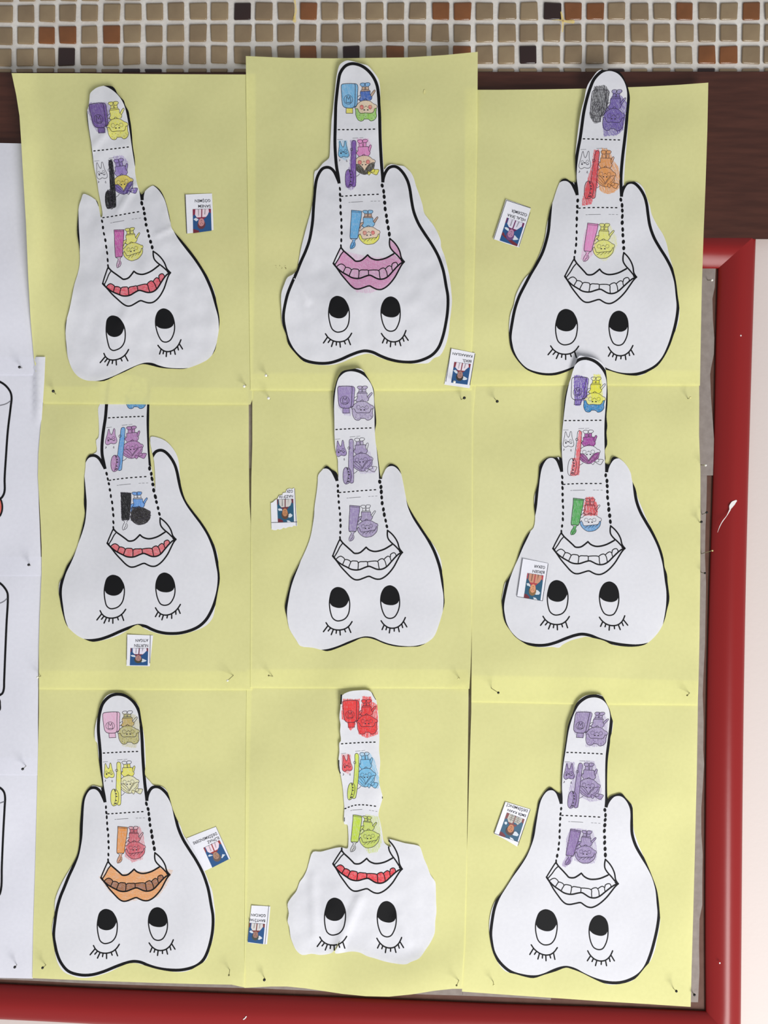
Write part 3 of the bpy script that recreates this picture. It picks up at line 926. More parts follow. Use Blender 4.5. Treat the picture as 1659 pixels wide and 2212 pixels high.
D['second_boy_drawing'] = [
    (p3([(1035, 470), (1025, 520), (970, 530), (920, 505), (890, 465), (930, 440), (1020, 445)]), 1, 1.), (p3([(1050, 470), (1065, 525), (1140, 520), (1180, 480), (1185, 445), (1150, 430), (1060, 435)]), 1, 1.),
    (p3([(945, 535), (950, 600)]), 0, 1.), (p3([(1035, 530), (1035, 600)]), 0, 1.), (p3([(1055, 530), (1055, 600)]), 0, 1.), (p3([(1145, 525), (1155, 600)]), 0, 1.),
    (p3([(935, 610), (1160, 605), (1185, 640), (910, 640)]), 2, 1.),
    (p3([(915, 640), (905, 700), (920, 770), (900, 830), (870, 860), (930, 910)]), 0, 1.), (p3([(1190, 640), (1195, 720), (1205, 750), (1245, 780), (1235, 830), (1195, 880)]), 0, 1.),
    (p3([(1015, 880), (1065, 850), (1105, 875)]), 0, 1.), (p3([(1200, 740), (1260, 660), (1320, 600), (1340, 620), (1300, 690), (1245, 780)]), 0, 1.),
    (p3([(910, 765), (830, 790)]), 0, 1.), (p3([(930, 910), (870, 860), (810, 930)]), 0, 1.),
    (p3([(800, 1010), (850, 990), (900, 940), (1000, 895), (1100, 885), (1200, 900), (1270, 935), (1340, 975), (1390, 990), (1405, 1040), (1380, 1080)]), 0, 1.),
    (p3([(820, 1090), (860, 1150), (900, 1230), (1000, 1230), (1140, 1205), (1300, 1175), (1340, 1130), (1350, 1080), (1390, 1090)]), 0, 1.1),
    (p3([(830, 1090), (790, 1120), (800, 1200), (850, 1280), (930, 1350), (1020, 1390), (1120, 1385), (1220, 1360), (1310, 1290), (1370, 1210), (1390, 1090)]), 0, 1.1),
    (p3([(930, 1300), (1010, 1240)]), 0, .8), (p3([(1030, 1300), (1120, 1220)]), 0, .8), (p3([(1140, 1265), (1200, 1210)]), 0, .8), (p3([(1230, 1250), (1310, 1180)]), 0, .8),
    (p3(disc((960, 1065), 52, n=14)), 1, .6), (p3(disc((1195, 1050), 50, n=14)), 1, .6), (p3([(1040, 1055), (1080, 1025), (1125, 1060)]), 0, .9),
    (p3([(1022, 1128), (1038, 1128)]), 0, 2.9), (p3([(1124, 1122), (1140, 1122)]), 0, 2.9)]
MOUTH = [
    (pm([(245, 250), (300, 320), (400, 410), (500, 500), (540, 535), (600, 540), (660, 525), (720, 480), (790, 412)]), 0, 3.3), (pm([(790, 412), (840, 460), (900, 490), (970, 505), (1060, 495), (1180, 455), (1330, 365)]), 0, 3.3),
    (pm([(238, 195), (240, 235), (215, 285), (130, 480), (85, 595)]), 0, 2.7), (pm([(285, 340), (240, 400), (190, 500), (130, 600)]), 0, 2.3), (pm([(238, 195), (244, 262)]), 0, 3.6),
    (pm([(85, 600), (160, 680), (230, 740), (300, 785), (400, 835), (480, 875), (580, 890), (660, 880), (760, 840), (850, 815), (920, 840), (1000, 875), (1070, 885), (1150, 870), (1230, 820), (1320, 720), (1420, 610), (1490, 550), (1550, 525)]), 0, 3.1),
    (pm([(85, 600), (170, 700), (260, 820), (370, 940), (480, 1050), (560, 1095), (640, 1095), (740, 1060), (850, 1025), (920, 1055), (1000, 1085), (1090, 1085), (1180, 1040), (1270, 960), (1370, 830), (1440, 700), (1500, 590), (1550, 525)]), 0, 3.1),
    (pm([(1240, 55), (1330, 130), (1410, 230), (1460, 330), (1490, 440), (1552, 522)]), 0, 3.1), (pm([(1240, 55), (1235, 150), (1250, 230), (1310, 310), (1400, 390), (1500, 490), (1552, 522)]), 0, 3.1),
    (pm([(1500, 500), (1550, 522)]), 0, 4.6), (pm([(88, 595), (125, 640)]), 0, 4.2)]
TEETH_L = [[(160, 660), (210, 615), (260, 600), (315, 630), (340, 665), (320, 720), (295, 780)], [(340, 670), (390, 670), (440, 690), (465, 720), (440, 790), (425, 840)], [(465, 720), (500, 700), (560, 700), (610, 710), (625, 750), (620, 870)],
           [(630, 740), (660, 718), (740, 715), (810, 718), (822, 760), (822, 810)], [(825, 720), (900, 710), (1010, 710), (1040, 730), (1050, 800), (1065, 870)], [(1035, 710), (1070, 680), (1130, 660), (1170, 690), (1195, 740), (1215, 820)],
           [(1170, 670), (1210, 630), (1250, 610), (1290, 630), (1305, 680), (1320, 710)], [(1300, 620), (1300, 580), (1340, 545), (1385, 540), (1410, 565), (1420, 600)]]
MOUTH += [(pm(t), 0, 1.9) for t in TEETH_L]
TEETH_P = [[(160, 660), (210, 615), (260, 600), (315, 630), (340, 665), (295, 780), (230, 735)], [(345, 670), (390, 670), (440, 690), (465, 720), (425, 840), (300, 785)], [(470, 720), (500, 700), (560, 700), (610, 710), (625, 750), (620, 880), (540, 885), (432, 845)],
           [(632, 735), (660, 718), (740, 715), (815, 718), (822, 815), (760, 838), (628, 880)], [(828, 720), (900, 710), (1010, 710), (1040, 730), (1062, 878), (980, 865), (900, 830), (828, 815)], [(1040, 710), (1070, 680), (1130, 660), (1170, 690), (1215, 825), (1150, 868), (1068, 882)],
           [(1175, 670), (1210, 630), (1250, 610), (1290, 630), (1318, 715), (1225, 820)], [(1300, 620), (1300, 580), (1340, 545), (1385, 540), (1420, 600), (1325, 710)]]
R = {
    'bottle': p1([(270, 675), (720, 680), (765, 715), (780, 770), (775, 900), (750, 1250), (735, 1300), (680, 1350), (590, 1390), (400, 1390), (330, 1370), (280, 1310), (262, 1250), (235, 950), (220, 740), (235, 695)]),
    'cap': p1([(395, 1395), (605, 1395), (610, 1550), (395, 1555)]),
    'shoes1': p1([(855, 705), (880, 670), (950, 660), (1110, 655), (1170, 665), (1190, 700), (1165, 735), (1120, 765), (925, 770), (880, 740)]),
    'legs1': p1([(920, 775), (1135, 770), (1140, 855), (1180, 895), (865, 905), (900, 860)]),
    'shirt1': p1([(865, 905), (1185, 895), (1180, 980), (1195, 1030), (1235, 1060), (1225, 1120), (1180, 1165), (1080, 1165), (960, 1165), (870, 1190), (800, 1140), (840, 1100), (870, 1040), (855, 960)]),
    'arms1': p1([(1190, 1010), (1250, 930), (1330, 865), (1350, 890), (1300, 970), (1235, 1055)]),
    'face1': p1([(700, 1370), (760, 1270), (870, 1190), (960, 1165), (1080, 1165), (1170, 1190), (1300, 1275), (1360, 1295), (1390, 1340), (1380, 1390), (1310, 1410), (1280, 1490), (1230, 1535), (1000, 1530), (850, 1540), (800, 1490), (760, 1410)]),
    'hair1': p1([(690, 1410), (760, 1410), (800, 1490), (850, 1540), (1000, 1530), (1230, 1535), (1280, 1490), (1310, 1410), (1370, 1400), (1355, 1530), (1370, 1630), (1330, 1710), (1260, 1765), (1170, 1775), (1110, 1725), (970, 1725), (940, 1765), (870, 1785), (790, 1760), (740, 1690), (705, 1600), (700, 1500)]),
    'cheekA1': p1(disc((895, 1360), 64, n=14)), 'cheekB1': p1(disc((1165, 1360), 60, n=14)),
    'tooth': p2([(185, 780), (170, 720), (180, 620), (200, 450), (205, 350), (225, 325), (245, 365), (270, 440), (320, 505), (350, 450), (365, 340), (385, 310), (410, 340), (425, 430), (450, 540), (490, 630), (515, 720), (500, 780), (460, 805), (400, 805), (340, 785), (290, 815), (240, 825)]),
    'handle': p2([(600, 330), (630, 285), (690, 285), (725, 320), (733, 450), (735, 1000), (737, 1650), (720, 1700), (665, 1722), (620, 1700), (600, 1500), (575, 1200), (582, 800), (597, 500)]),
    'brush': p2([(480, 1190), (530, 1195), (590, 1220), (640, 1290), (665, 1400), (660, 1550), (630, 1660), (570, 1720), (480, 1745), (425, 1690), (400, 1580), (395, 1450), (405, 1330), (430, 1240)]),
    'shoes2': p2([(765, 300), (800, 265), (870, 255), (1000, 240), (1070, 250), (1095, 280), (1070, 320), (1010, 345), (860, 365), (800, 345)]),
    'legs2': p2([(825, 370), (1040, 345), (1050, 460), (830, 470)]),
    'shirt2': p2([(785, 485), (1115, 460), (1130, 540), (1140, 600), (1175, 620), (1175, 680), (1130, 745), (1010, 740), (900, 755), (830, 775), (740, 660), (790, 610)]),
    'arm2': p2([(1130, 500), (1155, 430), (1190, 405), (1215, 430), (1200, 500), (1170, 600), (1140, 600)]),
    'face2': p2([(740, 855), (800, 800), (900, 755), (1010, 740), (1120, 755), (1200, 800), (1260, 850), (1340, 900), (1310, 950), (1200, 980), (1130, 1030), (1060, 1130), (1010, 1220), (970, 1150), (900, 1070), (820, 1020), (740, 1015)]),
    'scarf': p2([(740, 1015), (820, 1020), (900, 1070), (970, 1150), (1012, 1225), (1060, 1130), (1130, 1030), (1200, 980), (1290, 945), (1325, 950), (1320, 1050), (1300, 1140), (1200, 1230), (1100, 1310), (1010, 1330), (920, 1310), (820, 1260), (740, 1190)]),
    'bow': p2([(1110, 1220), (1200, 1250), (1280, 1150), (1465, 1175), (1440, 1260), (1390, 1335), (1300, 1310), (1215, 1290), (1160, 1350), (1100, 1290)]),
    'cheekA2': p2(disc((855, 955), 60, n=14)), 'cheekB2': p2(disc((1115, 935), 60, n=14)),
    'tube': p3([(560, 440), (865, 465), (850, 650), (800, 930), (760, 1190), (740, 1220), (540, 1210), (530, 1150), (545, 800), (560, 600)]),
    'paste': p3([(610, 1240), (690, 1240), (680, 1310), (690, 1360), (685, 1420), (650, 1470), (600, 1500), (550, 1500), (538, 1440), (560, 1370), (600, 1300)]),
    'shoes3': p3([(890, 465), (930, 440), (1060, 435), (1150, 430), (1185, 445), (1180, 480), (1140, 520), (970, 530), (920, 505)]),
    'legs3': p3([(945, 535), (1145, 525), (1155, 600), (1185, 640), (910, 640), (945, 600)]),
    'shirt3': p3([(915, 640), (1190, 640), (1195, 720), (1205, 750), (1245, 780), (1235, 830), (1195, 880), (1105, 880), (1015, 885), (930, 910), (870, 860), (900, 830), (920, 770), (905, 700)]),
    'arms3': p3([(1200, 740), (1260, 660), (1320, 600), (1340, 620), (1300, 690), (1245, 780)]),
    'arms3b': p3([(910, 765), (830, 790), (805, 1000), (850, 960), (870, 860), (915, 800)]),
    'face3': p3([(800, 1010), (850, 990), (900, 940), (1000, 895), (1100, 885), (1200, 900), (1270, 935), (1340, 975), (1390, 990), (1400, 1040), (1350, 1080), (1340, 1130), (1300, 1175), (1140, 1205), (1000, 1230), (900, 1230), (860, 1150), (820, 1090)]),
    'hair3': p3([(790, 1120), (830, 1090), (860, 1150), (900, 1230), (1000, 1230), (1140, 1205), (1300, 1175), (1340, 1130), (1350, 1080), (1390, 1090), (1370, 1210), (1310, 1290), (1220, 1360), (1120, 1385), (1020, 1390), (930, 1350), (850, 1280), (800, 1200)]),
    'cheekA3': p3(disc((960, 1065), 56, n=14)), 'cheekB3': p3(disc((1195, 1050), 54, n=14)),
    'upper_lip': pm([(285, 330), (400, 420), (500, 510), (600, 545), (720, 490), (790, 420), (900, 495), (1060, 500), (1180, 460), (1330, 370), (1530, 525), (1420, 570), (1385, 540), (1300, 590), (1250, 610), (1130, 660), (1010, 710), (740, 715), (560, 700), (390, 670), (260, 600), (160, 660), (130, 600), (190, 500)]),
    'lower_lip': pm([(150, 680), (300, 785), (480, 875), (660, 880), (850, 815), (1000, 875), (1150, 870), (1320, 720), (1520, 540), (1440, 700), (1370, 830), (1270, 960), (1180, 1040), (1090, 1085), (1000, 1085), (850, 1025), (740, 1060), (640, 1095), (560, 1095), (480, 1050), (370, 940), (260, 820)]),
    'lip_flap': pm([(1250, 90), (1330, 140), (1410, 240), (1460, 340), (1490, 450), (1400, 390), (1310, 310), (1250, 230)]),
}
for i_, t_ in enumerate(TEETH_P):
    R['teeth%d' % i_] = pm(t_)
OWNER = {'bottle': 'bottle_drawing', 'cap': 'bottle_drawing', 'tooth': 'tooth_drawing', 'handle': 'toothbrush_drawing', 'brush': 'toothbrush_drawing', 'tube': 'tube_drawing', 'paste': 'tube_drawing',
         'upper_lip': 'mouth', 'lower_lip': 'mouth', 'lip_flap': 'mouth'}
for n_ in ('shoes1', 'legs1', 'shirt1', 'arms1', 'face1', 'hair1', 'cheekA1', 'cheekB1'):
    OWNER[n_] = 'boy_drawing'
for n_ in ('shoes2', 'legs2', 'shirt2', 'arm2', 'face2', 'scarf', 'bow', 'cheekA2', 'cheekB2'):
    OWNER[n_] = 'girl_drawing'
for n_ in ('shoes3', 'legs3', 'shirt3', 'arms3', 'arms3b', 'face3', 'hair3', 'cheekA3', 'cheekB3'):
    OWNER[n_] = 'second_boy_drawing'
for i_ in range(8):
    OWNER['teeth%d' % i_] = 'mouth'
BOY1 = ['shoes1', 'legs1', 'shirt1', 'arms1', 'face1', 'hair1']
GIRL = ['shoes2', 'legs2', 'shirt2', 'arm2', 'face2', 'scarf', 'bow']
BOY3 = ['shoes3', 'legs3', 'shirt3', 'arms3', 'arms3b', 'face3', 'hair3']
TEETH = ['teeth%d' % i for i in range(8)]
SPILL = {  # loose scribbles outside the lines (template pixels of the cutout itself, crop units)
    3: [('bottle_drawing', (62, 62, 64), .9, [(795, 190), (890, 180), (925, 230), (905, 400), (860, 430), (850, 490), (800, 505), (765, 460), (755, 430), (770, 300)], 80),
        ('boy_drawing', (112, 94, 164), .85, [(960, 240), (1030, 270), (1075, 330), (1060, 460), (1040, 560), (990, 605), (880, 615), (865, 530), (880, 420), (930, 340)], 60),
        ('toothbrush_drawing', (212, 78, 86), .85, [(790, 740), (835, 735), (835, 900), (825, 1040), (790, 1130), (770, 1200), (690, 1215), (690, 1170), (720, 1080), (740, 980), (775, 870)], 75),
        ('girl_drawing', (240, 152, 84), .8, [(860, 720), (930, 740), (960, 830), (1000, 880), (1015, 960), (1010, 1060), (960, 1100), (900, 1115), (840, 1080), (830, 950), (850, 820)], 70),
        ('second_boy_drawing', (236, 228, 120), .45, [(850, 1380), (930, 1370), (960, 1440), (985, 1480), (990, 1560), (950, 1640), (880, 1695), (820, 1660), (800, 1560), (830, 1450)], 70),
        ('tube_drawing', (228, 150, 196), .45, [(740, 1375), (830, 1370), (800, 1560), (780, 1640), (720, 1700), (680, 1680), (690, 1600), (705, 1480)], 70)],
    1: [('toothbrush_drawing', (40, 40, 42), .95, [(455, 745), (490, 740), (500, 900), (515, 1000), (520, 1130), (490, 1165), (440, 1155), (428, 1050), (450, 1000), (475, 1000), (470, 860)], 80),
        ('bottle_drawing', (120, 92, 160), .6, [(290, 250), (440, 245), (470, 290), (465, 430), (430, 470), (420, 510), (360, 500), (320, 440), (280, 330)], 60),
        ('girl_drawing', (150, 125, 190), .5, [(500, 715), (580, 705), (625, 760), (615, 860), (520, 860)], 70)],
    8: [('bottle_drawing', (218, 66, 66), .85, [(640, 165), (790, 165), (785, 300), (760, 355), (740, 400), (710, 430), (685, 400), (680, 350), (630, 330)], 85),
        ('boy_drawing', (218, 66, 66), .85, [(810, 140), (885, 145), (900, 190), (940, 215), (945, 460), (900, 475), (850, 495), (780, 460), (760, 330), (800, 250)], 85),
        ('girl_drawing', (120, 186, 222), .7, [(790, 620), (880, 630), (920, 700), (950, 820), (965, 890), (945, 935), (890, 910), (800, 910), (780, 760)], 65),
        ('second_boy_drawing', (196, 208, 104), .7, [(840, 1160), (955, 1180), (970, 1310), (975, 1400), (940, 1480), (860, 1490), (790, 1380), (800, 1280)], 75),
        ('tooth_drawing', (222, 76, 80), .6, [(630, 640), (710, 640), (715, 770), (690, 805), (635, 775)], 80)],
    9: [('bottle_drawing', (150, 130, 174), .5, [(815, 225), (950, 230), (940, 330), (910, 410), (880, 450), (830, 450), (795, 400), (805, 300)], 75),
        ('boy_drawing', (150, 130, 174), .5, [(985, 235), (1060, 240), (1090, 310), (1085, 470), (1060, 525), (900, 530), (900, 420), (960, 330)], 75),
        ('tooth_drawing', (140, 116, 168), .55, [(730, 670), (805, 670), (808, 800), (730, 805)], 80),
        ('girl_drawing', (150, 130, 174), .5, [(890, 660), (975, 660), (1000, 740), (1030, 850), (1045, 990), (940, 1005), (850, 960), (870, 780)], 75),
        ('toothbrush_drawing', (140, 116, 168), .55, [(760, 880), (840, 680), (880, 690), (850, 900), (835, 1050), (760, 1070), (745, 1000)], 75),
        ('tube_drawing', (142, 114, 168), .7, [(770, 1240), (860, 1245), (840, 1400), (800, 1470), (770, 1540), (720, 1570), (695, 1555), (730, 1480), (735, 1330)], 75),
        ('second_boy_drawing', (150, 130, 174), .5, [(870, 1245), (960, 1260), (985, 1330), (1000, 1450), (980, 1530), (890, 1545), (800, 1510), (820, 1400), (850, 1320)], 70)],
    5: [('bottle_drawing', (156, 134, 186), .45, [(600, 215), (735, 215), (730, 380), (710, 470), (650, 460), (600, 390)], 80),
        ('girl_drawing', (156, 134, 186), .35, [(740, 700), (880, 790), (920, 960), (800, 970), (735, 900)], 80)],
    7: [('second_boy_drawing', (206, 84, 98), .6, [(735, 1225), (830, 1225), (860, 1300), (870, 1420), (850, 1500), (760, 1525), (700, 1480), (710, 1380), (740, 1300)], 80),
        ('boy_drawing', (186, 178, 110), .5, [(680, 240), (790, 260), (830, 330), (825, 470), (790, 540), (680, 525), (640, 430), (690, 330)], 80),
        ('mouth', (238, 168, 118), .4, [(480, 1660), (560, 1570), (640, 1640), (790, 1610), (900, 1610), (1000, 1570), (1110, 1600), (1050, 1740), (980, 1830), (700, 1870), (560, 1780)], 20)],
    2: [('toothbrush_drawing', (128, 88, 168), .7, [(665, 735), (715, 735), (715, 1000), (715, 1130), (670, 1165), (625, 1130), (625, 1010), (660, 970)], 80),
        ('tooth_drawing', (120, 186, 220), .5, [(565, 735), (640, 735), (655, 870), (625, 905), (565, 870)], 75),
        ('girl_drawing', (224, 146, 194), .55, [(725, 720), (820, 720), (850, 780), (830, 860), (730, 860)], 75),
        ('mouth', (216, 146, 190), .35, [(560, 1680), (650, 1700), (820, 1740), (1000, 1750), (1090, 1780), (1000, 1950), (900, 2020), (840, 2050), (720, 2040), (600, 1900)], 80)],
    6: [('bottle_drawing', (96, 62, 160), .9, [(700, 250), (740, 245), (820, 270), (815, 430), (770, 460), (750, 500), (710, 500), (700, 400)], 82),
        ('boy_drawing', (236, 216, 76), .8, [(870, 240), (930, 240), (945, 340), (950, 480), (850, 480), (850, 330)], 88),
        ('second_boy_drawing', (206, 52, 56), .9, [(800, 1300), (870, 1300), (905, 1370), (900, 1450), (780, 1450), (785, 1370)], 84),
        ('toothbrush_drawing', (226, 92, 98), .9, [(745, 715), (765, 735), (745, 1095), (705, 1110), (665, 1105), (690, 960), (715, 960), (720, 880)], 86)],
    4: [('second_boy_drawing', (52, 50, 50), .85, [(735, 990), (800, 975), (890, 1010), (900, 1060), (870, 1110), (800, 1130), (735, 1100)], 30),
        ('tube_drawing', (44, 44, 46), .9, [(643, 857), (732, 862), (715, 1090), (650, 1075)], 60)],
}
Y_ = (230, 216, 96)
PU = (158, 141, 180)
COLS = {
    1: [(['bottle', 'cap'], (112, 84, 152), .9), (BOY1, Y_, .85), (['legs2', 'shirt2', 'arm2', 'shoes2'], (152, 128, 192), .75), (['face2'], (216, 198, 76), .85), (['scarf', 'bow'], (108, 82, 162), .9),
        (['handle', 'brush'], (44, 44, 46), .9), (['tube'], (192, 88, 162), .92), (['paste'], (196, 140, 178), .5), (BOY3, Y_, .8), (TEETH, (214, 76, 92), .85)],
    2: [(['bottle'], (108, 174, 212), .9), (['cap'], (232, 212, 84), .9), (['shoes1'], (112, 172, 216), .85), (['legs1', 'arms1'], (192, 156, 122), .8), (['shirt1'], (44, 96, 178), .95), (['face1'], (242, 200, 170), .85), (['cheekA1', 'cheekB1'], (224, 108, 112), .85), (['hair1'], (150, 198, 88), .9),
        (['tooth'], (116, 184, 218), .8), (['handle', 'brush'], (126, 88, 168), .88), (['shoes2', 'legs2', 'shirt2', 'arm2'], (222, 144, 194), .85), (['face2'], (242, 196, 166), .85), (['cheekA2', 'cheekB2'], (224, 110, 116), .85), (['scarf'], (66, 62, 36), .92), (['bow'], (228, 214, 66), .85),
        (['tube'], (96, 172, 216), .9), (['paste'], (74, 154, 206), .85), (['shoes3', 'shirt3'], (116, 182, 222), .85), (['legs3', 'arms3', 'arms3b'], (194, 156, 126), .8), (['face3'], (242, 200, 176), .85), (['cheekA3', 'cheekB3'], (226, 112, 116), .85), (['hair3'], (236, 222, 92), .9),
        (['upper_lip', 'lower_lip', 'lip_flap'], (208, 146, 184), .68), (TEETH, (214, 168, 198), .5)],
    3: [(['tube'], (224, 142, 192), .85), (['paste'], (228, 160, 198), .5), (BOY3, (236, 226, 116), .75), (['handle', 'brush'], (212, 78, 86), .6), (GIRL, (240, 150, 82), .5), (BOY1, (112, 94, 164), .55)],
    4: [(['hair1'], (82, 154, 204), .9), (['bottle'], (82, 154, 204), .9), (['tooth'], (188, 140, 188), .75), (['handle'], (92, 158, 212), .9), (['brush'], (184, 134, 182), .85), (GIRL, (176, 122, 176), .88), (['tube'], (44, 44, 46), .95), (['shoes3', 'shirt3', 'arms3', 'arms3b'], (92, 152, 216), .88), (['face3', 'hair3'], (50, 48, 48), .85), (TEETH, (224, 104, 110), .88)],
    5: [(['bottle', 'cap'], (148, 126, 178), .68), (BOY1, PU, .6), (['tooth'], (140, 114, 174), .72), (['handle', 'brush'], (148, 126, 176), .64), (['legs2', 'shirt2', 'face2', 'scarf'], PU, .65), (['tube'], (144, 120, 174), .68), (['paste'], PU, .55), (['shirt3', 'arms3b', 'face3', 'hair3'], PU, .7)],
    6: [(['shirt1', 'legs1'], (236, 216, 78), .8), (['face1'], (238, 222, 110), .6), (['hair1'], (30, 132, 188), .92), (['legs2', 'shirt2', 'arm2'], (160, 60, 152), .92), (['scarf'], (152, 56, 142), .85), (['tube', 'paste'], (76, 168, 78), .92), (['hair3'], (52, 148, 204), .65)],
    7: [(['bottle', 'cap'], (240, 176, 200), .8), (['shirt1'], (196, 164, 84), .75), (['legs1', 'face1', 'hair1'], (184, 178, 108), .65), (['tooth'], (234, 224, 84), .85), (['handle', 'brush'], (238, 224, 104), .85), (['legs2', 'shirt2', 'arm2'], (240, 216, 82), .85), (['face2', 'scarf', 'bow'], (230, 216, 150), .5), (['tube'], (238, 152, 78), .92), (['paste'], (204, 146, 104), .8),
        (['shirt3', 'legs3', 'face3', 'hair3'], (206, 84, 98), .55), (['upper_lip', 'lower_lip'], (240, 162, 104), .9), (TEETH, (128, 60, 44), .92)],
    8: [(['bottle', 'cap'], (216, 62, 64), .85), (BOY1, (216, 62, 64), .8), (['tooth'], (222, 78, 82), .8), (['handle', 'brush'], (198, 212, 84), .88), (['shirt2', 'legs2', 'face2', 'scarf', 'bow', 'arm2'], (122, 188, 224), .75), (['tube'], (190, 212, 64), .92), (['paste'], (196, 196, 190), .6), (BOY3, (196, 208, 104), .8), (TEETH, (216, 50, 60), .92)],
    9: [(['bottle', 'cap'], PU, .65), (BOY1, PU, .6), (['tooth'], (142, 120, 168), .62), (['handle', 'brush'], (146, 124, 172), .58), (GIRL, PU, .65), (['tube', 'paste'], (142, 116, 168), .68), (BOY3, PU, .65)],
}

